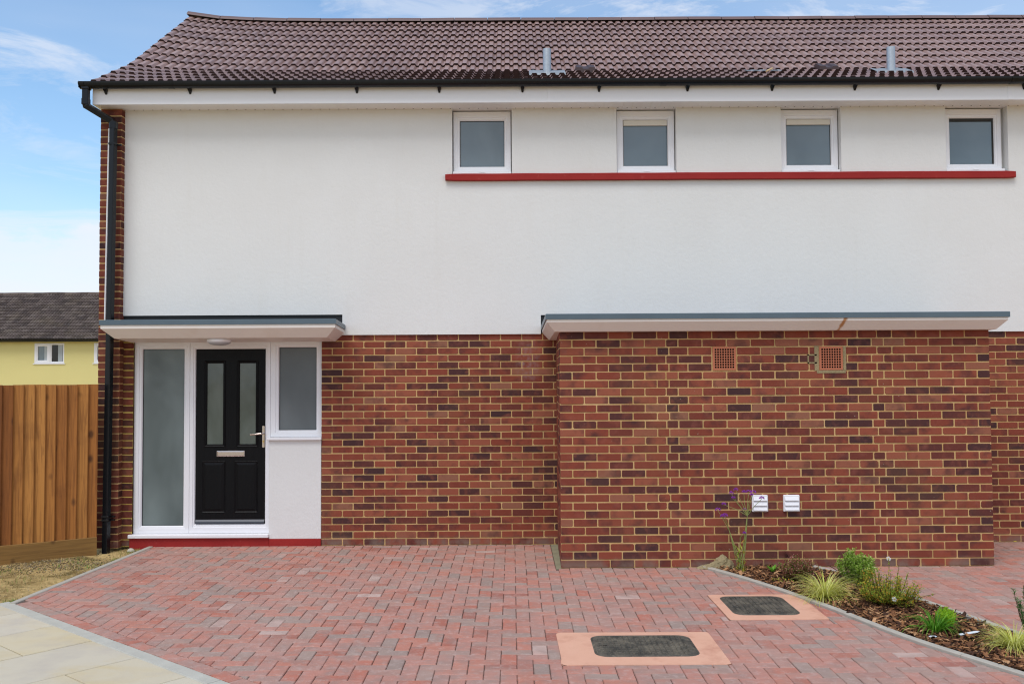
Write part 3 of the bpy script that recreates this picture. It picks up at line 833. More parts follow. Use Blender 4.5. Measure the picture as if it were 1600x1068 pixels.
# ridge tiles
mb = MB(); x = -4.40; k = 0
while x < XR:
    x2 = x + .446
    L = []
    for xx in (x, x2):
        kk = kick(xx, 3) + (.012 if k == 0 and xx == x else 0) + ru(-.003, .003)
        L.append([(xx, 2.66 + yy, 6.645 + zz2 + kk) for yy, zz2 in ((-.115,-.030),(-.105,-.010),(-.06,.030),(0,.045),(.06,.030),(.105,-.010),(.115,-.030))])
    mb.loops(L, 0, False, False, closed=False)
    mb.poly(L[0]); mb.poly(L[1])
    x += .455; k += 1
mb.tube([(-4.37, 2.66, 6.69), (-3.2, 2.66, 6.635), (-2, 2.66, 6.628), (XR, 2.66, 6.628)], .045, 8, 1)
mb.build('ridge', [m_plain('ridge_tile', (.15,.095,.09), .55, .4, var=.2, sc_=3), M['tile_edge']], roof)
# verge mortar + gable triangle
mb = MB()
pp = [(-.243, 4.657), (-.243, 4.88), (.62, 5.235), (2.66, 6.60), (5.5, 4.85), (5.5, 4.657)]
mb.loops([[(x, y, z) for y, z in pp] for x in (-4.398, -4.350)], 0, True, True)
mb.build('gable_board', M['upvc'], house)
mb = MB()
mb.box(-4.30, XR, 5.30, 5.45, 0, 4.85); mb.build('rear_wall', M['render'], house)
# vent pipes
for px, tilt in ((.405, 0), (4.222, .0)):
    mb = MB()
    mb.tube([(px, .26, 5.06), (px, .26, 5.405)], .046, 20)
    mb.tube([(px, .26, 5.405), (px, .26, 5.409)], .036, 20, 1)
    vp = mb.build('vent_pipe', [M['galv'], M['hole']], roof)
    mb = MB(); N_ = 24
    L = []
    for (dy, hh) in ((-.13, .012), (-.11, .036), (.10, .046), (.14, .03)):
        row = []
        for i in range(N_ + 1):
            x = px - .20 + .40 * i / N_
            row.append((x, .26 + dy + .012*noise.noise(Vector((x*9, dy*7, 3))), 4.838 + (.26 + dy + .365) * .4203 + hh + .016 + .010 * noise.noise(Vector((x*14, dy*9, 1)))))
        L.append(row)
    mb.loops(L, 0, closed=False)
    mb.build('flashing', M['lead'], vp, smooth=True)
# dark roof vents
for px in (.850, 3.60):
    mb = MB()
    zb = 5.232 - .05
    L = []
    for y, s_, h in ((.44, 0, .02), (.44, .0, .085), (.60, .0, .10), (.80, .04, .05)):
        a, b = px - .115 + s_, px + .115 - s_
        zr = 4.838 + (y + .365) * .4203
        L.append([(a, y, zr+.02), (a+.012, y, zr+h), (a+.07, y, zr+h), (a+.085, y, zr+h-.018), (b-.085, y, zr+h-.018), (b-.07, y, zr+h), (b-.012, y, zr+h), (b, y, zr+.02)])
    mb.loops(L[1:], 0, True, True)
    mb.build('roof_vent', M['tile_dark'], roof)
# lead patch and lath left on the tiles
mb = MB()
L = []
for dy in (-.05, .02, .09):
    L.append([(2.62 + .028*i, .30 + dy, 4.838 + (.665 + dy) * .4203 + .052 + .006 * noise.noise(Vector((i*.9, dy*20, 0)))) for i in range(15)])
mb.loops(L, 0, closed=False); mb.build('lead_patch', M['lead'], roof, smooth=True)
mb = MB(); mb.tube([(2.80, .12, 5.10), (2.915, .30, 5.19)], .011, 6); mb.build('lath', m_plain('pale_lath', (.55,.40,.22), .8, .2), roof)

# ================================================================= GROUND
def ground_z(x, y): return -.034 + .012 * noise.noise(Vector((x*2.1, y*2.1, 0))) + .008 * noise.noise(Vector((x*7, y*7, 2)))
mb = MB()
NX, NY = 80, 70
gx0, gx1, gy0, gy1 = -8.0, -3.4, -4.6, 1.0
ids = [[mb.vert((gx0+(gx1-gx0)*i/NX, gy0+(gy1-gy0)*k/NY, (ground_z(gx0+(gx1-gx0)*i/NX, gy0+(gy1-gy0)*k/NY) if 0 < i < NX and 0 < k < NY else -.034) )) for i in range(NX+1)] for k in range(NY+1)]
for k in range(NY):
    for i in range(NX): mb.face((ids[k][i], ids[k][i+1], ids[k+1][i+1], ids[k+1][i]))
S = 600
mb.poly([(-S,-S,-.034),(S,-S,-.034),(S,gy0,-.034),(-S,gy0,-.034)]); mb.poly([(-S,gy1,-.034),(S,gy1,-.034),(S,S,-.034),(-S,S,-.034)])
mb.poly([(-S,gy0,-.034),(gx0,gy0,-.034),(gx0,gy1,-.034),(-S,gy1,-.034)]); mb.poly([(gx1,gy0,-.034),(S,gy0,-.034),(S,gy1,-.034),(gx1,gy1,-.034)])
tag(mb.build('ground', M['soil']), 'dry sandy soil with dead grass beside the fence', 'ground', kind='structure')

# edges
def interp(tab, y):   # tab sorted by y descending: x as function of y (smooth)
    if y >= tab[0][1]: a, b = tab[0], tab[1]
    elif y <= tab[-1][1]: a, b = tab[-2], tab[-1]
    else:
        for a, b in zip(tab, tab[1:]):
            if b[1] <= y <= a[1]: break
    t = (y - a[1]) / (b[1] - a[1])
    return a[0] + (b[0] - a[0]) * t
def smooth_tab(pts, n=6):
    out = []
    P = [pts[0]] + pts + [pts[-1]]
    for i in range(1, len(P) - 2):
        p0, p1, p2, p3 = P[i-1], P[i], P[i+1], P[i+2]
        for k in range(n):
            t = k / n
            out.append(tuple(.5 * ((2*p1[j]) + (-p0[j]+p2[j])*t + (2*p0[j]-5*p1[j]+4*p2[j]-p3[j])*t*t + (-p0[j]+3*p1[j]-3*p2[j]+p3[j])*t**3) for j in (0, 1)))
    out.append(pts[-1]); return out
BL = smooth_tab([(1.735, -1.245), (2.000, -1.77), (2.225, -2.33), (2.405, -2.87), (2.642, -3.67), (2.985, -4.45), (3.36, -5.35), (3.8, -6.5)])
BR = smooth_tab([(2.745, -1.245), (2.885, -1.55), (3.125, -2.40), (3.285, -3.05), (3.445, -3.65), (3.70, -4.45), (4.1, -5.35), (4.55, -6.5)])
A0, A1 = (-3.81, -.02), (-3.955, -2.50)          # soil edge of the drive
C0, C1 = (-3.955, -2.50), (-1.629, -4.491)
cd = Vector((C1[0]-C0[0], C1[1]-C0[1])).normalized(); cn = Vector((-cd.y, cd.x))   # cn points into the drive (+x,+y)
YB = -6.6
CE = (C0[0] + cd.x * 5.6, C0[1] + cd.y * 5.6)

def clip(poly, px, py, nx, ny):
    """keep side where (p-(px,py)).n >= 0"""
    out = []
    for i in range(len(poly)):
        a, b = poly[i], poly[(i+1) % len(poly)]
        da = (a[0]-px)*nx + (a[1]-py)*ny; db = (b[0]-px)*nx + (b[1]-py)*ny
        if da >= 0: out.append(a)
        if (da >= 0) != (db >= 0):
            t = da / (da - db); out.append((a[0]+(b[0]-a[0])*t, a[1]+(b[1]-a[1])*t))
    return out
def area(p): return .5 * sum(p[i][0]*p[(i+1)%len(p)][1] - p[(i+1)%len(p)][0]*p[i][1] for i in range(len(p)))
def put_block(mb, poly, m=0, zoff=0):
    if len(poly) < 3 or abs(area(poly)) < 3e-4: return
    # drop coincident points
    q = []
    for p in poly:
        if not q or (abs(p[0]-q[-1][0]) + abs(p[1]-q[-1][1])) > .002: q.append(p)
    if len(q) > 2 and (abs(q[0][0]-q[-1][0]) + abs(q[0][1]-q[-1][1])) <= .002: q.pop()
    if len(q) < 3: return
    if area(q) < 0: q = q[::-1]
    cx = sum(p[0] for p in q)/len(q); cy = sum(p[1] for p in q)/len(q)
    sz = max(.02, min(max(p[0] for p in q)-min(p[0] for p in q), max(p[1] for p in q)-min(p[1] for p in q)))
    tx, ty = ru(-.012, .012), ru(-.012, .012); h = ru(-.0014, .0014) + zoff
    q2 = []
    for a_, b_ in zip(q, q[1:] + q[:1]):
        ln = sqrt((b_[0]-a_[0])**2 + (b_[1]-a_[1])**2)
        q2.append((a_[0] + ru(-.0008, .0008), a_[1] + ru(-.0008, .0008)))
        nseg = 5 if ln > .15 else 3 if ln > .06 else 1
        for j_ in range(1, nseg):
            u_ = j_/nseg; w_ = ru(-.0016, .0008); ux, uy = (b_[0]-a_[0])/ln, (b_[1]-a_[1])/ln
            q2.append((a_[0]+(b_[0]-a_[0])*u_ - uy*w_*-1*-1, a_[1]+(b_[1]-a_[1])*u_ + ux*w_*-1))
    q = q2
    def ring(inset, z):
        r = []
        for p in q:
            x = cx + (p[0]-cx)*(1 - inset / max(.02, abs(p[0]-cx))) if abs(p[0]-cx) > .004 else p[0]
            y = cy + (p[1]-cy)*(1 - inset / max(.02, abs(p[1]-cy))) if abs(p[1]-cy) > .004 else p[1]
            r.append((x, y, z + h + (x-cx)*tx + (y-cy)*ty))
        return r
    e0 = ru(.0010, .0032)
    mb.loops([ring(e0, -.03), ring(e0, -.005), ring(e0 + .0042, 0)], m, False, True)

MH = [(.30, 1.342, -4.175, -3.440), (1.572, 2.300, -3.120, -2.345)]    # mortar surrounds
def in_mh(poly):
    for (a, b, c, d) in MH:
        if all(a-.001 <= p[0] <= b+.001 and c-.001 <= p[1] <= d+.001 for p in poly): return True
    return False
def sub_mh(poly):
    """return pieces of poly outside the surrounds"""
    parts = [poly]
    for (a, b, c, d) in MH:
        nxt = []
        for p in parts:
            mx_ = (min(q[0] for q in p), max(q[0] for q in p), min(q[1] for q in p), max(q[1] for q in p))
            if mx_[1] <= a or mx_[0] >= b or mx_[3] <= c or mx_[2] >= d: nxt.append(p); continue
            rest = p
            for (px, py, nx_, ny_) in ((a,0,1,0),(b,0,-1,0),(0,c,0,1),(0,d,0,-1)):
                outp = clip(rest, px, py, -nx_, -ny_)
                if len(outp) > 2: nxt.append(outp)
                rest = clip(rest, px, py, nx_, ny_)
                if len(rest) < 3: break
        parts = nxt
    return parts
def herring(mb, region, x0, x1, y0, y1, ox=0, oy=0):
    g = .1; J = 0.0
    c0, c1 = int((x0-ox)/g) - 3, int((x1-ox)/g) + 3; r0, r1 = int((y0-oy)/g) - 3, int((y1-oy)/g) + 3
    for r in range(r0, r1):
        for c in range(c0, c1):
            k = (c + r) % 4
            x, y = ox + c*g, oy + r*g
            if k == 0: poly = [(x,y),(x+2*g,y),(x+2*g,y+g),(x,y+g)]
            elif k == 3:   # vertical block: cells (c,r) and (c,r-1)
                poly = [(x,y-g),(x+g,y-g),(x+g,y+g),(x,y+g)]
            else: continue
            for q in region(poly): put_block(mb, q)
def region_main(poly):
    yc = sum(p[1] for p in poly)/len(poly); xc = sum(p[0] for p in poly)/len(poly)
    p = poly
    n = Vector((A0[1]-A1[1], -(A0[0]-A1[0]))).normalized(); 
    p = clip(p, A0[0], A0[1], n.x, n.y)
    if len(p) > 2: p = clip(p, C0[0]+cn.x*.105, C0[1]+cn.y*.105, cn.x, cn.y)
    if len(p) > 2 and xc > 1.2:
        xe = interp(BL, yc); xd = interp(BL, yc-.1) - interp(BL, yc+.1)
        d = Vector((xd, -.2)).normalized(); nn_ = Vector((d.y, -d.x))   # left of the edge
        if yc < -1.15: p = clip(p, xe - .004, yc, nn_.x, nn_.y)
    if len(p) > 2:
        if xc > .30: p = clip(p, 0, BY - .002, 0, -1) if xc > BX0 - .02 else (clip(p, .395, 0, -1, 0) if yc > BY else p)
        p = clip(p, 0, -.002, 0, -1) if len(p) > 2 else p
    if len(p) < 3: return []
    return sub_mh(p)
def region_right(poly):
    yc = sum(p[1] for p in poly)/len(poly); xc = sum(p[0] for p in poly)/len(poly)
    p = poly
    if yc < -1.2:
        xe = interp(BR, yc); xd = interp(BR, yc-.1) - interp(BR, yc+.1)
        d = Vector((xd, -.2)).normalized(); nn_ = Vector((-d.y, d.x))
        p = clip(p, xe + .055, yc, nn_.x, nn_.y)
    if len(p) > 2 and xc < BX1 + .004: p = clip(p, 0, BY - .002, 0, -1)
    if len(p) > 2 and yc > BY and min(q[1] for q in p) > BY - .004: p = clip(p, BX1 + .004, 0, 1, 0)
    if len(p) > 2: p = clip(p, 0, -.002, 0, -1)
    return [p] if len(p) > 2 else []
mb = MB()
herring(mb, region_main, -4.2, 3.9, YB, .05, .02, -.035)
# stretcher border along the slab edge
s = 0
while s < 5.3:
    a = Vector(C0) + cd * s; b = Vector(C0) + cd * (s + .2)
    poly = [tuple(a + cn*.002), tuple(b + cn*.002), tuple(b + cn*.102), tuple(a + cn*.102)]
    n = Vector((A0[1]-A1[1], -(A0[0]-A1[0]))).normalized()
    poly = clip(poly, A0[0], A0[1], n.x, n.y)
    put_block(mb, poly); s += .2
# sand bed sheet under blocks
mb.poly([(A0[0], -.0, -.009), (A1[0], A1[1], -.009), (CE[0], CE[1], -.009), (3.75, YB, -.009), (2.985, -4.45, -.009), (2.405, -2.87, -.009), (1.735, -1.24, -.009), (1.735, 0, -.009)], 1)
drv = mb.build('block_paving', [M['block'], M['joint']])
tag(drv, 'red and grey herringbone block paving in front of the door', 'driveway', kind='structure')
mb = MB()
herring(mb, region_right, 2.6, 7.6, YB, .05, .05, -.01)
mb.poly([(2.75, -1.24, -.009), (2.75, -1.24, -.0091), (3.125, -2.40, -.009), (3.445, -3.65, -.009), (3.70, -4.45, -.009), (4.5, YB, -.009), (7.6, YB, -.009), (7.6, 0, -.009), (4.4, 0, -.009), (4.4, -1.24, -.009)], 1)
tag(mb.build('block_paving', [M['block'], M['joint']]), 'red and grey herringbone block paving right of the planted bed', 'driveway', kind='structure')

# kerbs
def ribbon(pts, w, z0, z1, side, seg=.9):
    """pts list of (x,y); w width to side (+1 left of travel)"""
    mb = MB()
    pts = [Vector(p) for p in pts]
    L = []; acc = 0
    def flush():
        if len(L) > 1: mb.loops(L, 0, True, True)
    for i, p in enumerate(pts):
        d = (pts[min(i+1, len(pts)-1)] - pts[max(i-1, 0)]).normalized(); n = Vector((-d.y, d.x)) * side
        if i: acc += (p - pts[i-1]).length
        a, b = p, p + n * w
        zj = .0015 * noise.noise(Vector((p.x*3, p.y*3, 0)))
        ring = [(a.x, a.y, z0), (a.x, a.y, z1-.006+zj), ((a+n*.006).x, (a+n*.006).y, z1+zj), ((b-n*.006).x, (b-n*.006).y, z1+zj), (b.x, b.y, z1-.006+zj), (b.x, b.y, z0)]
        L.append(ring)
        if acc > seg:
            flush(); L = []; acc = 0
            q = p + d * .004
            a, b = q, q + n * w
            L.append([(a.x, a.y, z0), (a.x, a.y, z1-.006), ((a+n*.006).x, (a+n*.006).y, z1), ((b-n*.006).x, (b-n*.006).y, z1), (b.x, b.y, z1-.006), (b.x, b.y, z0)])
    flush()
    return mb
def lin(a, b, n): return [(a[0]+(b[0]-a[0])*i/n, a[1]+(b[1]-a[1])*i/n) for i in range(n+1)]
tag(ribbon(lin((A0[0]-.002, A0[1]), (A1[0]-.002, A1[1]), 30), .052, -.05, .006, -1).build('kerb', M['kerb']), 'concrete kerb between dry soil and block paving', 'kerb', kind='structure')
tag(ribbon(BL, .050, -.05, .020, 1).build('kerb', M['kerb']), 'curved concrete kerb on the left of the planted bed', 'kerb', kind='structure')
tag(ribbon([(x+.052, y) for x, y in BR], .050, -.05, .020, -1).build('kerb', M['kerb']), 'curved concrete kerb on the right of the planted bed', 'kerb', kind='structure')
tag(ribbon(lin((C0[0]-cd.x*.11, C0[1]-cd.y*.11), CE, 60), .098, -.05, .0, -1, 3).build('kerb', M['slabkerb']), 'pale concrete strip between slabs and block paving', 'kerb', kind='structure')

# slabs (bounded by the soil line running left of C0)
mb = MB()
base = Vector(C0) - cn * .10
for i in range(-2, 10):
    s0 = -.27 + (i - 1) * .598
    off = .45 if i % 2 else 0
    for k in range(-1, 6):
        t0, t1 = max(0, k * .9 + off), k * .9 + off + .9
        if t1 <= 0: continue
        poly = []
        for (ss, tt) in ((s0+.004, t0+.003), (s0+.592, t0+.003), (s0+.592, t1-.004), (s0+.004, t1-.004)):
            q = base + cd * ss - cn * tt; poly.append((q.x, q.y))
        # soil boundary: keep below line from C0 going left
        poly = clip(poly, -3.99, -2.515, 0, -1)
        if len(poly) > 2 and abs(area(poly)) > .002:
            h = ru(-.0015, .0015)
            L = [[(x, y, z + h) for x, y in poly] for z in (-.05, -.004)]
            cx = sum(p[0] for p in poly)/len(poly); cy = sum(p[1] for p in poly)/len(poly)
            L.append([(cx+(x-cx)*.992, cy+(y-cy)*.992, h) for x, y in poly])
            if area(poly) < 0: L = [l[::-1] for l in L]
            mb.loops(L, 0, False, True)
q0 = base - cd * 2; 
mb.poly([(-9.5, -2.53, -.008), (-4.02, -2.53, -.008), (CE[0]-.1, CE[1]-.09, -.008), (-4, -9, -.008), (-9.5, -9, -.008)], 1)
tag(mb.build('path', [M['slab'], m_plain('slab_joint', (.09,.08,.065), .9, .1, var=.3)]), 'pale buff stone slab path beside the block paving', 'path', kind='structure')
# concrete pad beside the projecting wall
mb = MB(); mb.loops([[(.398, -.003, z), (.474, -.003, z), (.445, BY-.02, z), (.398, BY-.02, z)] for z in (-.04, -.001)], 0, True, True)
tag(mb.build('concrete_strip', m_plain('mossy_concrete', (.27,.25,.165), .9, .2, var=.3, sc_=9, bump=.6, bsc=80, bdist=.004)), 'narrow mossy concrete strip beside the projecting wall', 'concrete strip', kind='structure')

# ================================================================= MANHOLE COVERS
def rrect(x0, x1, y0, y1, r, n=5):
    pts = []
    for cx, cy, a in ((x1-r, y0+r, -pi/2), (x1-r, y1-r, 0), (x0+r, y1-r, pi/2), (x0+r, y0+r, pi)):
        for k in range(n+1):
            t = a + pi/2*k/n; pts.append((cx + r*cos(t), cy + r*sin(t)))
    return pts
def manhole(box, sur, label, nx, ny):
    x0, x1, y0, y1 = box; cx, cy = (x0+x1)/2, (y0+y1)/2
    root = empty('manhole_cover', (cx, cy, 0), label, 'manhole cover', 'manhole covers in the paving')
    a, b, c, d = [v - o_ for v, o_ in zip(box, (cx, cx, cy, cy))]
    mb = MB()
    ring = rrect(a, b, c, d, .078)
    rin = rrect(a+.004, b-.004, c+.004, d-.004, .074)
    mb.loops([[(x, y, -.02) for x, y in ring], [(x, y, .006) for x, y in ring], [(x, y, .009) for x, y in rin]], 0, False, True)
    sx, sy = (b-a-.05)/nx, (d-c-.05)/ny
    for i in range(nx):
        for k in range(ny):
            px, py = a+.025+sx*(i+.5), c+.025+sy*(k+.5)
            if (abs(px) > (b-a)/2-.075 and abs(py) > (d-c)/2-.06): continue
            if abs(px+(b-a)/2-.07) < .022 and abs(py) < .02: continue
            hx, hy = sx*.33, sy*.33
            mb.loops([[(px-hx,py-hy,.0088),(px+hx,py-hy,.0088),(px+hx,py+hy,.0088),(px-hx,py+hy,.0088)], [(px-hx+.002,py-hy+.002,.0155),(px+hx-.002,py-hy+.002,.0155),(px+hx-.002,py+hy-.002,.0155),(px-hx+.002,py+hy-.002,.0155)]], 0, False, True)
    for q in (-1, 1):
        mb.box(q*(b-.07)-.014, q*(b-.07)+.014, -.006, .006, .0089, .0095, 1)
    mb.build('cover', [M['iron'], M['hole']], root)
    mb = MB()
    o1 = rrect(a-.012, b+.012, c-.012, d+.012, .085); o0 = rrect(a-.001, b+.001, c-.001, d+.001, .078)
    mb.loops([[(x, y, -.02) for x, y in o0], [(x, y, .0065) for x, y in o0], [(x, y, .0065) for x, y in o1], [(x, y, -.02) for x, y in o1]])
    mb.build('frame', M['iron'], root)
    # surround
    e, f, g, h = [v - o_ for v, o_ in zip(sur, (cx, cx, cy, cy))]
    mb = MB(); N_ = len(o1)
    L = []
    for t in range(8):
        u = t / 7; ring = []
        for (x, y) in o1:
            # project to outer rect along ray
            sxx = (f if x > 0 else e) / x if abs(x) > 1e-6 else 1e9; syy = (h if y > 0 else g) / y if abs(y) > 1e-6 else 1e9
            k = min(sxx, syy); X, Y = x * k, y * k
            X += .014 * noise.noise(Vector((X*6, Y*6, 1))); Y += .014 * noise.noise(Vector((X*6, Y*6, 7)))
            ring.append((x + (X-x)*u, y + (Y-y)*u, .0062 - .0035 * u + .0012 * noise.noise(Vector((x*9+u*3, y*9, 2)))))
        L.append(ring)
    L.append([(x, y, -.02) for x, y, z in L[-1]])
    # outer corners
    mb.loops(L)
    for (X, Y) in ((e, g), (f, g), (f, h), (e, h)):
        near = sorted(range(N_), key=lambda i: (L[-2][i][0]-X)**2 + (L[-2][i][1]-Y)**2)[:2]
        i, j = near
        mb.poly([L[-2][i], (X*.985, Y*.985, .0027), L[-2][j]])
    mb.build('mortar_surround', M['salmon'], root, smooth=False)
manhole((.530, 1.178, -4.010, -3.545), (.30, 1.342, -4.175, -3.440), 'larger front manhole cover in a salmon mortar surround nearest the camera', 17, 9)
manhole((1.652, 2.128, -2.998, -2.425), (1.572, 2.300, -3.120, -2.345), 'rear manhole cover close to the planted bed kerb, dustier chequer surface', 11, 13)

# ================================================================= FENCE
fd = Vector((-.712, -.486)).normalized()
f0 = Vector((-4.345, -.278))
fence = empty('wooden_fence', (f0.x, f0.y, 0), 'brown close board wooden fence with gravel board meeting the brick corner', 'fence')
ang = math.atan2(fd.y, fd.x)
def fpt(s, n_, z):   # n_ toward the camera side
    nrm = Vector((-fd.y, fd.x)); 
    if nrm.y > 0: nrm = -nrm
    p = fd * s + nrm * n_; return (p.x, p.y, z)
mb = MB(); s = -.040; i = 0
while s < 4.2:
    wd = ru(.092, .104)
    top = 1.722 + ru(-.003, .003)
    t0, t1 = .006, .018
    jn = ru(-.002, .002)
    L = []
    for z in (.150, top):
        L.append([fpt(s, 0, z), fpt(s, t1+.014+jn, z), fpt(s+.006, t1+.017+jn, z), fpt(s+wd+.002, t0+.002, z), fpt(s+wd+.002, 0, z)])
    mb.loops(L, 0, True, True)
    s += wd; i += 1
mb.build('fence_boards', M['fence'], fence)
mb = MB(); L = []
for s in (-.040, 2.0, 4.2): L.append([fpt(s, -.01, -.05), fpt(s, .040, -.05), fpt(s, .040, .148), fpt(s, .036, .152), fpt(s, -.01, .152)])
mb.loops(L, 0, True, True); mb.build('gravel_board', M['gravelboard'], fence)
mb = MB()
for s in (.03, 2.9):
    mb.loops([[fpt(s, -.10, z), fpt(s+.1, -.10, z), fpt(s+.1, -.012, z), fpt(s, -.012, z)] for z in (-.05, 1.715)], 0, True, True)
for z in (.45, 1.4):
    mb.loops([[fpt(s, -.05, z), fpt(s, -.002, z), fpt(s, -.002, z+.07), fpt(s, -.05, z+.03)] for s in (0, 4.2)], 0, True, True)
mb.build('post', M['gravelboard'], fence)

# ================================================================= NEIGHBOUR HOUSE FAR LEFT
HY = 40.
far = empty('yellow_house', (-27, HY, 0), 'distant pale yellow house with weathered tiled roof behind the wooden fence', 'house')
def fx(x): return x + 27
mb = MB()
xs = sorted([-40, -19, -25.53, -23.94, -22.35, -20.8]); zs = [-.05, 2.62, 3.74, 3.92]
wh = lambda x, z: 2.62 < z < 3.74 and (-25.53 < x < -23.94 or -22.35 < x < -20.8)
g = MB(); grid_panel(g, [x+27 for x in xs], zs, lambda x, z: wh(x-27, z), 0, .12)
g.poly([(-13, .12, 0), (-13, 8, 0), (-13, 8, 3.9), (-13, .12, 3.9)]); g.poly([(8, .12, 0), (8, 8, 0), (8, 8, 3.9), (8, .12, 3.9)]); g.poly([(-13, 8, 0), (8, 8, 0), (8, 8, 3.9), (-13, 8, 3.9)])
g.build('wall', M['yellow'], far)
g = MB()
random.seed(11)
RPF = [(-.35, 3.93), (4.2, 6.72)]
LL = sqrt(4.55**2 + 2.79**2); nr = 15
tile_roof(g, -13.3, 8.3, RPF, [LL/nr]*nr, .165, 2, lambda x, s: .025*noise.noise(Vector((x*.35, s*.5, 0))), ht=.035, lap=.035)
g.poly([(-13.3, 4.2, 6.70), (8.3, 4.2, 6.70), (8.3, 8.6, 3.9), (-13.3, 8.6, 3.9)])
rf = g.build('roof', [M['oldtile'], m_plain('old_tile_edge', (.040,.028,.024), .8, .2, var=.3)], far)
g = MB(); x = -13.3
while x < 8.3:
    L = [[(xx, 4.2+yy, 6.76+z2+.02*noise.noise(Vector((xx, 0, 0)))) for yy, z2 in ((-.14,-.06),(-.08,.05),(0,.09),(.08,.05),(.14,-.06))] for xx in (x, x+.44)]
    g.loops(L, 0, closed=False); x += .45
g.build('ridge', M['oldtile'], rf)
g = MB(); gutter(g, -13.4, 8.4, -.42, 3.93, .09); g.box(-13.3, 8.3, -.33, -.30, 3.80, 3.95); g.build('gutter', M['black'], far)
for k, (a, b) in enumerate(((-25.53, -23.94), (-22.35, -20.8))):
    a += 27; b += 27; m_ = (a+b)/2
    g = MB()
    frame(g, a+.005, m_+.04, 2.66, 3.735, (.17, .17, .16, .16), -.012, .06); frame(g, m_+.045, b-.005, 2.66, 3.735, (.07, .07, .09, .09), .0, .07)
    g.box(a-.06, b+.06, -.05, .1, 2.615, 2.655)
    wn = g.build('window', M['upvc'], far)
    pane(a+.15, m_-.10, 2.80, 3.60, .065, M['glass'], wn)
    pane(m_+.10, b-.07, 2.73, 3.66, .075, M['darkroom'], wn)
    g = MB(); L = []
    for i in range(13):
        x = a + .50 + .03*i; L.append([(x, .061 - .002*(i % 2), 2.81), (x, .061 - .002*(i % 2), 3.60)])
    g.loops(L, 0, closed=False)
    L = []
    for i in range(9):
        x = b - .36 + .03*i; L.append([(x, .071 - .002*(i % 2), 2.74), (x, .071 - .002*(i % 2), 3.65)])
    g.loops(L, 0, closed=False)
    g.build('curtain', M['curtain'], wn)

# ================================================================= BARK MULCH BED
random.seed(5)
def bed_z(x, y): 
    return .004 + .016*noise.noise(Vector((x*3.1, y*3.1, 4))) + .008*noise.noise(Vector((x*11, y*11, 4)))
mb = MB(); rows = []
for k in range(0, 90):
    y = -1.245 - k * .058
    xa, xb = interp(BL, y) + .03, interp(BR, y) + .01
    rows.append([(xa + (xb-xa)*i/20, y, -.02 if i in (0, 20) else bed_z(xa + (xb-xa)*i/20, y) - .006) for i in range(21)])
mb.loops(rows, 0, closed=False)
tag(mb.build('planting_bed_soil', M['darksoil']), 'dark soil of the narrow planted bed under the bark chips', 'soil', kind='structure')
mb = MB()
def chip(mb, x, y, z, ln, wd, th, m=0):
    a = ru(0, 2*pi); t1, t2 = ru(-.6, .6), ru(-.6, .6)
    Mx = Matrix.Translation((x, y, z)) @ Matrix.Rotation(a, 4, 'Z') @ Matrix.Rotation(t1, 4, 'Y') @ Matrix.Rotation(t2, 4, 'X')
    pts = [(-ln, ru(-.3,.3)*wd, 0), (-ln*ru(.3,.8), -wd*ru(.6,1), 0), (ln*ru(.3,.9), -wd*ru(.6,1), 0), (ln, ru(-.4,.4)*wd, 0), (ln*ru(.2,.8), wd*ru(.6,1), 0), (-ln*ru(.3,.8), wd*ru(.6,1), 0)]
    lo = [Mx @ Vector((p[0], p[1], -th)) for p in pts]; hi = [Mx @ Vector((p[0]*.9, p[1]*.8, th)) for p in pts]
    mb.loops([lo, hi], m, False, True)
n = 0
while n < 9500:
    y = -1.25 - (1 - rnd()**.8) * 0 - 4.6 * rnd()
    if y < -5.6: continue
    xa, xb = interp(BL, y) + .055, interp(BR, y) + .0
    x = ru(xa, xb)
    big = rnd() < .12
    ln = ru(.009, .024) if not big else ru(.028, .055)
    chip(mb, x, y, bed_z(x, y) + ru(-.002, .026), ln, ln*ru(.15, .45), ru(.001, .0035)); n += 1
tag(mb.build('bark_mulch', M['chip']), 'brown bark chip mulch covering the planted bed', 'mulch', kind='stuff')
# dried straw, clods and grass on left soil
random.seed(9)
mb = MB(); n = 0
def left_ok(x, y):
    xe = A0[0] + (A1[0]-A0[0]) * (y-A0[1]) / (A1[1]-A0[1])
    return x < xe - .06 and y > -2.50
while n < 15000:
    x, y = ru(-6.4, -3.8), ru(-2.5, -.02)
    if not left_ok(x, y): continue
    if noise.noise(Vector((x*1.7, y*1.7, 9))) < ru(-.7, .3): continue
    p = Vector((x, y, ground_z(x, y) + .004)); a = ru(0, 2*pi); l = ru(.012, .045)
    d = Vector((cos(a), sin(a), ru(-.1, .5))) * l; w_ = Vector((-sin(a), cos(a), 0)) * ru(.001, .0024)
    mb.poly([p - w_, p + w_, p + d + w_*.4, p + d - w_*.4]); n += 1
tag(mb.build('dead_grass', M['straw']), 'scattered dead straw coloured grass on the dry soil', 'dead grass', kind='stuff')
def blade(mb, p, a, l, lean, w_, seg=5, droop=1.0, m=0, twist=0.):
    """arching blade; a azimuth, lean start tilt from vertical"""
    pts = []; q = Vector(p); th = lean
    for i in range(seg + 1):
        pts.append(q.copy())
        d = Vector((cos(a)*sin(th), sin(a)*sin(th), cos(th)))
        q = q + d * (l / seg); th += droop * (i + 1) / seg * .55
        a += twist
    sd_ = Vector((-sin(a), cos(a), 0))
    prev = None
    for i, q in enumerate(pts):
        f = w_ * (1 - (i / seg)**1.6) * (.7 if i == 0 else 1) + w_*.04
        up = Vector((0, 0, f * .35))
        cur = (mb.vert(q - sd_*f + up), mb.vert(q), mb.vert(q + sd_*f + up))
        if prev:
            mb.face((prev[0], prev[1], cur[1], cur[0]), m); mb.face((prev[1], prev[2], cur[2], cur[1]), m)
        prev = cur
mb = MB()
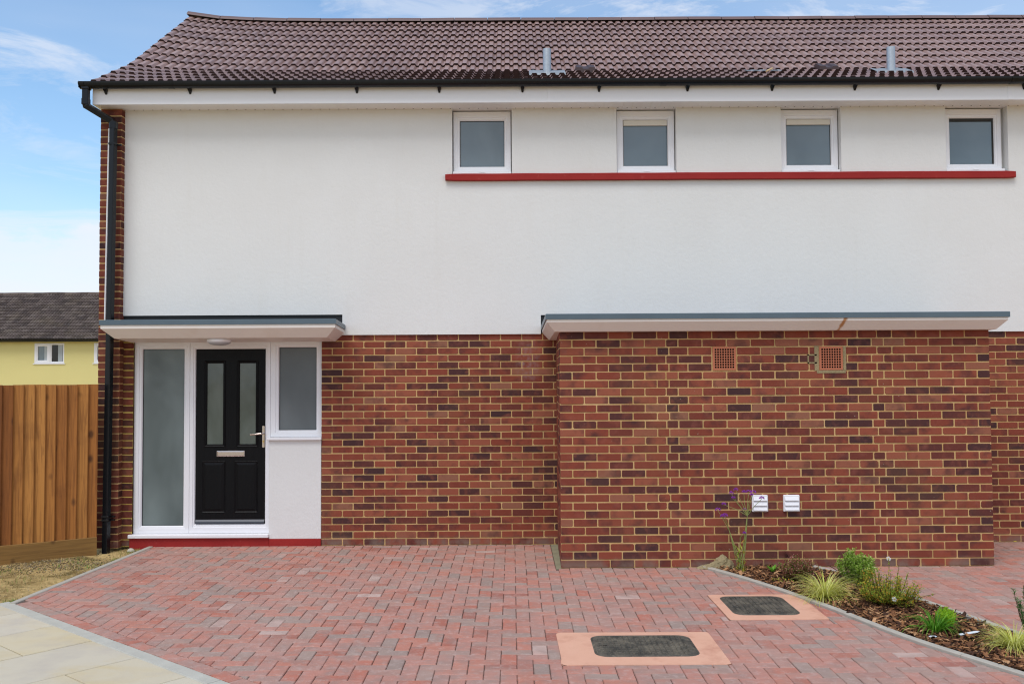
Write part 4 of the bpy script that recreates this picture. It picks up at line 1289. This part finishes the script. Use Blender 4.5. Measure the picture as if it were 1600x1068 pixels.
for (cx, cy, r, nb) in ((-4.05, -2.33, .075, 130), (-3.93, -.62, .10, 60), (-4.3, -.75, .22, 90), (-4.05, -.95, .18, 70), (-4.8, -1.15, .3, 90), (-3.98, -.16, .12, 60), (-4.4, -1.6, .4, 70)):
    for _ in range(nb):
        x, y = cx + random.gauss(0, r*.5), cy + random.gauss(0, r*.5)
        if not left_ok(x, y): continue
        blade(mb, (x, y, ground_z(x, y)), ru(0, 2*pi), ru(.02, .055), ru(.1, .7), ru(.0012, .002), 3, .8)
tag(mb.build('grass', M['grass']), 'small fresh green grass tufts growing in the dry soil', 'grass', kind='stuff')
random.seed(21)
mb = MB()
for q_ in range(2300):
    x, y = (ru(-6.2, -3.85), ru(-2.45, -.05)) if q_ < 350 else (random.gauss(-4.55, .42), random.gauss(-.80, .20))
    if not left_ok(x, y): continue
    chip(mb, x, y, ground_z(x, y) + .002, ru(.004, .016), ru(.002, .006), ru(.001, .003))
tag(mb.build('soil_clods', m_isl('clod', [(0, (.07,.05,.025)), (.7, (.20,.14,.07)), (1, (.50,.42,.30))], .9)), 'small clods and stones scattered on the dry soil', 'clods', kind='stuff')

# ================================================================= PLANTS
def leaf(mb, p, d, up, l, w_, m=0, fold=.25):
    d = Vector(d).normalized(); up = Vector(up)
    s_ = d.cross(up)
    if s_.length < 1e-4: s_ = Vector((1, 0, 0))
    s_.normalize(); n_ = s_.cross(d).normalized()
    p = Vector(p)
    a = mb.vert(p); b = mb.vert(p + d*l*.45 + s_*w_ + n_*w_*fold); c = mb.vert(p + d*l - n_*l*.08); e = mb.vert(p + d*l*.45 - s_*w_ + n_*w_*fold); mmm = mb.vert(p + d*l*.5)
    mb.face((a, b, mmm), m); mb.face((b, c, mmm), m); mb.face((a, mmm, e), m); mb.face((mmm, c, e), m)
def sph():
    z = ru(-1, 1); a = ru(0, 2*pi); r = sqrt(1 - z*z); return Vector((r*cos(a), r*sin(a), z))
def shrub(name, loc, label, rx, h, nstem, nleaf, ll, lw, lm, sm, seed, flare=.9, ragged=.3, top=0.4, spread=.012):
    random.seed(seed)
    root = empty(name, loc, label, 'shrub')
    st = MB(); lf = MB()
    for i in range(nstem):
        a = ru(0, 2*pi); r_ = sqrt(rnd()) * rx; hh = h * (1 - .35*(r_/rx)**2) * ru(1 - ragged, 1 + ragged*.25)
        p0 = Vector((cos(a)*r_*.15, sin(a)*r_*.15, -.01)); p2 = Vector((cos(a)*r_*flare, sin(a)*r_*flare, hh)); p1 = (p0 + p2)/2 + Vector((cos(a), sin(a), 0))*r_*.22
        pts = [p0, (p0+p1)/2 + Vector((0,0,.005)), p1, (p1+p2)/2 + Vector((cos(a)*.004, sin(a)*.004, 0)), p2]
        st.tube(pts, [.0028, .0024, .002, .0015, .001], 5)
        for k in range(nleaf):
            t = top*rnd()**1.2 if False else ru(.12, 1)**.8
            seg = min(3, int(t*4)); u = t*4 - seg
            q = pts[seg] + (pts[seg+1]-pts[seg])*u
            d = sph(); d.z = abs(d.z)*.7 + .15
            q = q + d * ru(0, spread)
            leaf(lf, q, d, Vector((0, 0, 1)) + sph()*.4, ll*ru(.6, 1.15), lw*ru(.7, 1.1))
    st.build('stems', sm, root); lf.build('foliage', lm, root)
    return root
shrub('green_shrub', (2.90, -2.02, .01), 'bright green bushy shrub, the tallest rounded plant in the bed', .175, .29, 80, 70, .021, .0068, M['hebe'], M['stem'], 31, ragged=.22, spread=.022)
shrub('red_tinged_shrub', (2.44, -1.86, .01), 'low reddish green shrub with pink tips near the brick wall', .16, .21, 60, 60, .018, .0050, M['heather'], M['twig'], 32, ragged=.4, spread=.022)
pt = shrub('potentilla_shrub', (2.86, -2.76, .01), 'sprawling olive and orange leaved shrub with white flowers', .25, .25, 90, 60, .018, .0055, M['potent'], M['twig'], 33, ragged=.6, flare=1.0, spread=.030)
# flowers on it
def flower(parent, loc, r, tilt):
    mb = MB(); 
    Mx = Matrix.Translation(loc) @ Matrix.Rotation(tilt, 4, 'X')
    for k in range(5):
        a = 2*pi*k/5
        ring = [Vector((0,0,0))] + [Vector((r*cos(a+da)*rr, r*sin(a+da)*rr, .002)) for da, rr in ((-.55,.7), (-.3, 1), (.3, 1), (.55, .7))]
        mb.poly([Mx @ v for v in ring])
    L = [[Mx @ Vector((r*.25*cos(2*pi*k/8)*f, r*.25*sin(2*pi*k/8)*f, z)) for k in range(8)] for f, z in ((1, .003), (.6, .006))]
    mb.loops(L, 1, False, True)
    mb.build('flower', [M['white'], M['yel']], parent)
flower(pt, (.085, .16, .325), .019, R(60)); flower(pt, (-.03, -.22, .10), .019, R(60)); flower(pt, (.16, .02, .20), .010, R(40))
# sprig stems for the tall bits
random.seed(77)
mb = MB()
for (x, y, h) in ((-.10, .05, .27), (.12, .05, .29), (.085, .15, .32), (.17, .0, .25), (-.05, .1, .24), (.20, .08, .22)):
    pts = [Vector((x*.3, y*.3, 0)), Vector((x*.8, y*.8, h*.55)), Vector((x, y, h))]
    mb.tube(pts, [.0025, .0018, .001], 5, 0)
    for k in range(40):
        t = ru(.3, 1); q = pts[0].lerp(pts[1], t*2) if t < .5 else pts[1].lerp(pts[2], t*2-1)
        d = sph(); d.z = abs(d.z) + .2; leaf(mb, q, d, (0, 0, 1), .016, .0045, 1)
mb.build('sprigs', [M['twig'], M['potent']], pt)

def tuft(name, loc, label, n, lmin, lmax, wd, lean0, lean1, droop, mat, seed, cat='ornamental grass', amin=0, amax=2*pi, r0=.02, group=None):
    random.seed(seed); mb = MB()
    for _ in range(n):
        a = ru(amin, amax); r_ = r0*sqrt(rnd())
        blade(mb, (cos(a)*r_, sin(a)*r_, -.01), a + ru(-.2, .2), ru(lmin, lmax), ru(lean0, lean1), wd*ru(.7, 1.2), 7, droop*ru(.7, 1.2))
    o = mb.build(name, mat); o.location = loc
    return tag(o, label, cat, group), mb
o, _ = tuft('yellow_grass_tuft', (2.475, -2.50, .015), 'arching yellow grass tuft between the rear manhole and the green shrub', 420, .18, .40, .0028, .35, 1.35, .95, M['carex'], 41)
mb = MB(); random.seed(42)
for k in range(4): blade(mb, (0, 0, 0), pi + ru(-.6, .4), ru(.28, .42), ru(.02, .16), .0022, 8, .28)
mb.build('tall_blades', M['carex'], o)
tuft('yellow_grass_tuft', (3.225, -3.90, .015), 'pale yellow grass tuft at the right edge near the needle leaved shrub', 340, .15, .33, .0028, .4, 1.3, 1.0, M['carex'], 43)
o, _ = tuft('strap_leaf_plant', (2.885, -3.52, .015), 'dark green strap leaved plant in the front of the bed', 85, .16, .30, .0058, .15, .95, 1.1, M['strap'], 44, cat='plant', r0=.03)
random.seed(45)
# lime upright clump
root = empty('lime_shrub', (3.00, -3.44, .01), 'small dense lime green shrub behind the strap leaved plant', 'shrub')
mb = MB()
for i in range(150):
    a = ru(0, 2*pi); r_ = sqrt(rnd())*.065; h = .155*(1-.3*(r_/.065)**2)*ru(.8, 1.05)
    p0 = Vector((cos(a)*r_*.6, sin(a)*r_*.6, 0)); p1 = Vector((cos(a)*r_*1.1, sin(a)*r_*1.1, h))
    for k in range(16):
        t = ru(.25, 1); d = sph()*.7 + Vector((0, 0, 1)); leaf(mb, p0.lerp(p1, t), d, sph(), .013, .0026)
mb.build('foliage', M['lime'], root)
# conifer-like plant at the right edge
root = empty('needle_leaved_shrub', (3.40, -3.76, .01), 'dark green upright needle leaved shrub cut by the right edge', 'shrub')
st = MB(); mb = MB(); random.seed(46)
for i in range(9):
    a = ru(0, 2*pi); r_ = ru(.02, .09); h = ru(.25, .37)
    p0 = Vector((0, 0, 0)); p1 = Vector((cos(a)*r_, sin(a)*r_, h)); st.tube([p0, (p0+p1)/2 + Vector((cos(a)*.01, sin(a)*.01, 0)), p1], [.003, .0025, .0015], 5)
    for k in range(170):
        t = ru(.15, 1); d = sph(); d.z = abs(d.z)*.9 + .1; leaf(mb, p0.lerp(p1, t), d, sph(), .026, .0017)
st.build('stems', M['twig'], root); mb.build('foliage', M['conifer'], root)
# verbena
random.seed(51)
VB = Vector((2.075, -1.42, 0))
root = empty('verbena', tuple(VB), 'tall thin stemmed plant with purple flower heads against the brick store', 'plant')
heads = [(1.99, .70), (2.005, .66), (2.10, .715), (2.155, .71), (2.195, .705), (2.175, .685), (2.265, .655), (1.925, .60), (1.875, .545), (1.93, .50), (1.915, .49), (2.12, .55), (2.10, .345), (2.03, .735)]
st = MB(); lf = MB(); FH = []
VY = -1.42
forks = [Vector((-.10, .02, .36)), Vector((.03, .0, .42)), Vector((.0, .03, .30)), Vector((.06, 0, .50))]
for i, (hx, hz) in enumerate(heads):
    # heads given in world x and height at the plant's plane
    e = Vector((hx - VB.x, ru(-.03, .05), hz))
    fk = min(forks, key=lambda q: (q - e).length if q.z < e.z else 9)
    b = Vector((ru(-.03, .02), ru(-.015, .015), -.01))
    if i % 2 == 0 or i in (8, 9): st.tube([b, b.lerp(fk, .5) + Vector((ru(-.01,.01), 0, 0)), fk], [.004, .0036, .003], 5)
    st.tube([fk, fk.lerp(e, .5) + Vector((ru(-.012, .012), 0, .008)), e], [.0028, .0024, .002], 5)
    r_ = ru(.016, .025) if i not in (11, 12) else .012
    fl = MB(); FH.append(fl)
    for k in range(55):
        d = sph(); d.z = abs(d.z)*.8; q = e + Vector((d.x*r_*.8, d.y*r_*.8, d.z*r_))
        leaf(fl, q, d + Vector((0, 0, .3)), sph(), .010, .005)
for k in range(70):
    h = ru(.0, .30)*rnd(); a = ru(0, 2*pi); q = Vector((ru(-.04, .03), ru(-.03, .03), h))
    leaf(lf, q, (cos(a), sin(a)*.6, ru(.3, 1.6)), (0, 0, 1), ru(.03, .075), ru(.003, .006))
for k in range(10):
    h = ru(.15, .5); a = ru(0, 2*pi); leaf(lf, Vector((ru(-.06, .06), 0, h)), (cos(a), sin(a), .6), (0, 0, 1), ru(.03, .05), .0025)
for k in range(40):
    a = ru(0, 2*pi); blade(lf, (ru(-.05, .05), ru(-.03, .03), -.005), a, ru(.03, .09), ru(.2, 1), .0022, 4, 1)
st.build('stems', M['stem'], root); [f_.build('flower_head', M['purple'], root) for f_ in FH]; lf.build('leaves', M['potent'], root)
# small plants
random.seed(61)
mb = MB()
for k in range(12):
    a = ru(0, 2*pi); leaf(mb, (ru(-.03, .03), ru(-.02, .02), ru(0, .03)), (cos(a), sin(a), ru(.4, 1.2)), (0, 0, 1), ru(.05, .085), ru(.014, .020))
o = mb.build('broad_leaf_seedling', M['strap']); o.location = (2.335, -1.52, .012); tag(o, 'small dark green broad leaved seedling by the wall, left of the reddish shrub', 'plant')
mb = MB()
for k in range(60):
    a = ru(0, 2*pi); leaf(mb, (ru(-.09, .09), ru(-.05, .05), ru(0, .03)), (cos(a), sin(a), ru(.2, 1.2)), (0, 0, 1), ru(.012, .03), ru(.003, .007))
o = mb.build('weed', M['potent']); o.location = (2.29, -1.93, .012); tag(o, 'tiny low green weed in the bark in front of the reddish shrub', 'plant')
mb = MB(); mb.tube([(0, 0, 0), (.08, -.01, .03), (.17, -.0, .045)], [.002, .0016, .001], 5, 0)
for k in range(40):
    t = ru(.35, 1); d = sph(); leaf(mb, (.17*t, 0, .045*t), d, (0, 0, 1), .014, .0035, 1)
o = mb.build('trailing_sprig', [M['twig'], M['potent']]); o.location = (3.13, -2.62, .02); tag(o, 'thin leafy sprig trailing over the right hand kerb of the bed', 'plant')
# dead leaves by the wall
def deadleaf(loc, l, w_, rot, label, mat):
    mb = MB(); Mx = Matrix.Rotation(rot[2], 4, 'Z') @ Matrix.Rotation(rot[1], 4, 'Y') @ Matrix.Rotation(rot[0], 4, 'X')
    pts = [(-l, 0, 0), (-l*.4, -w_*.8, .1*l), (l*.3, -w_, .16*l), (l, 0, .05*l), (l*.35, w_*.9, .2*l), (-l*.3, w_*.8, .12*l)]
    lo = [Mx @ Vector(p) for p in pts]; hi = [v + Vector((0, 0, .0015)) for v in lo]
    mb.loops([lo, hi], 0, True, True)
    o = mb.build('dead_leaf', mat); o.location = loc; return tag(o, label, 'leaf')
deadleaf((2.53, -1.262, .115), .045, .017, (0, R(60), 0), 'dark dead leaf standing against the brick wall above the reddish shrub', M['darkleaf'])
deadleaf((2.86, -1.55, .045), .060, .022, (0, R(35), 0), 'dark purple dead leaf leaning on the kerb behind the green shrub', M['darkleaf'])
deadleaf((5.30, -.05, .012), .020, .012, (0, 0, 0), 'small yellow leaf on the paving at the far right wall', m_plain('yellow_leaf', (.62,.52,.05), .6, .3))
deadleaf((3.045, -1.45, .006), .014, .009, (0, 0, .5), 'small dark leaf on the paving behind the green shrub', M['darkleaf'])
# plant labels
for loc, rz, lab, l in (((3.085, -3.60, .028), .15, 'white plastic plant label lying right of the lime shrub', .075), ((2.80, -3.66, .022), -.5, 'small white plastic plant label lying left of the strap leaved plant', .035)):
    mb = MB(); mb.loops([[(-l, -.011, z), (l*.7, -.011, z), (l, 0, z), (l*.7, .011, z), (-l, .011, z)] for z in (0, .002)], 0, True, True)
    o = mb.build('plant_label', M['tagw']); o.location = loc; o.rotation_euler = (R(12), R(-6), rz); tag(o, lab, 'plant label')
# dried mortar heap by the wall
random.seed(71); mb = MB(); L = []
for j in range(15):
    ph = j / 14; row = []
    for i in range(48):
        a = 2*pi*i/48; rr = cos(ph*pi/2)**.55 + .02
        x = .20*cos(a)*rr; y = .055*sin(a)*rr
        hgt = .155 * (.12 + .88 * max(0, min(1, (x + .14) / .24))**1.3) * (1 if x < .13 else .8)
        z = hgt * sin(ph*pi/2)**.8
        P3 = Vector((x, y, z))
        x += .030*noise.noise(P3*17 + Vector((3, 1, 0))) + .014*noise.noise(P3*45); z += .034*noise.noise(P3*21) * ph**.5 + .010*noise.noise(P3*60); y += .012*noise.noise(P3*25)
        row.append((x, y, max(-.01, z)))
    L.append(row)
mb.loops(L, 0, False, True)
o = mb.build('mortar_lump', M['heap']); o.scale = (.85, 1, .80); o.location = (1.86, -1.285, 0); tag(o, 'rough lump of dried grey brown mortar against the wall at the bed corner', 'mortar')
# white stone at pier
mb = MB(); L = []
for j in range(6):
    ph = j/5
    L.append([(.04*cos(2*pi*i/10)*cos(ph*1.5)*(1+.3*noise.noise(Vector((i, j, 0)))), .028*sin(2*pi*i/10)*cos(ph*1.5), .035*sin(ph*1.5)) for i in range(10)])
mb.loops(L, 0, False, True)
o = mb.build('stone', m_plain('pale_stone', (.50,.46,.38), .85, .2, var=.2)); o.location = (-4.01, -.11, -.03); tag(o, 'small pale stone on the soil at the foot of the red plinth', 'stone')
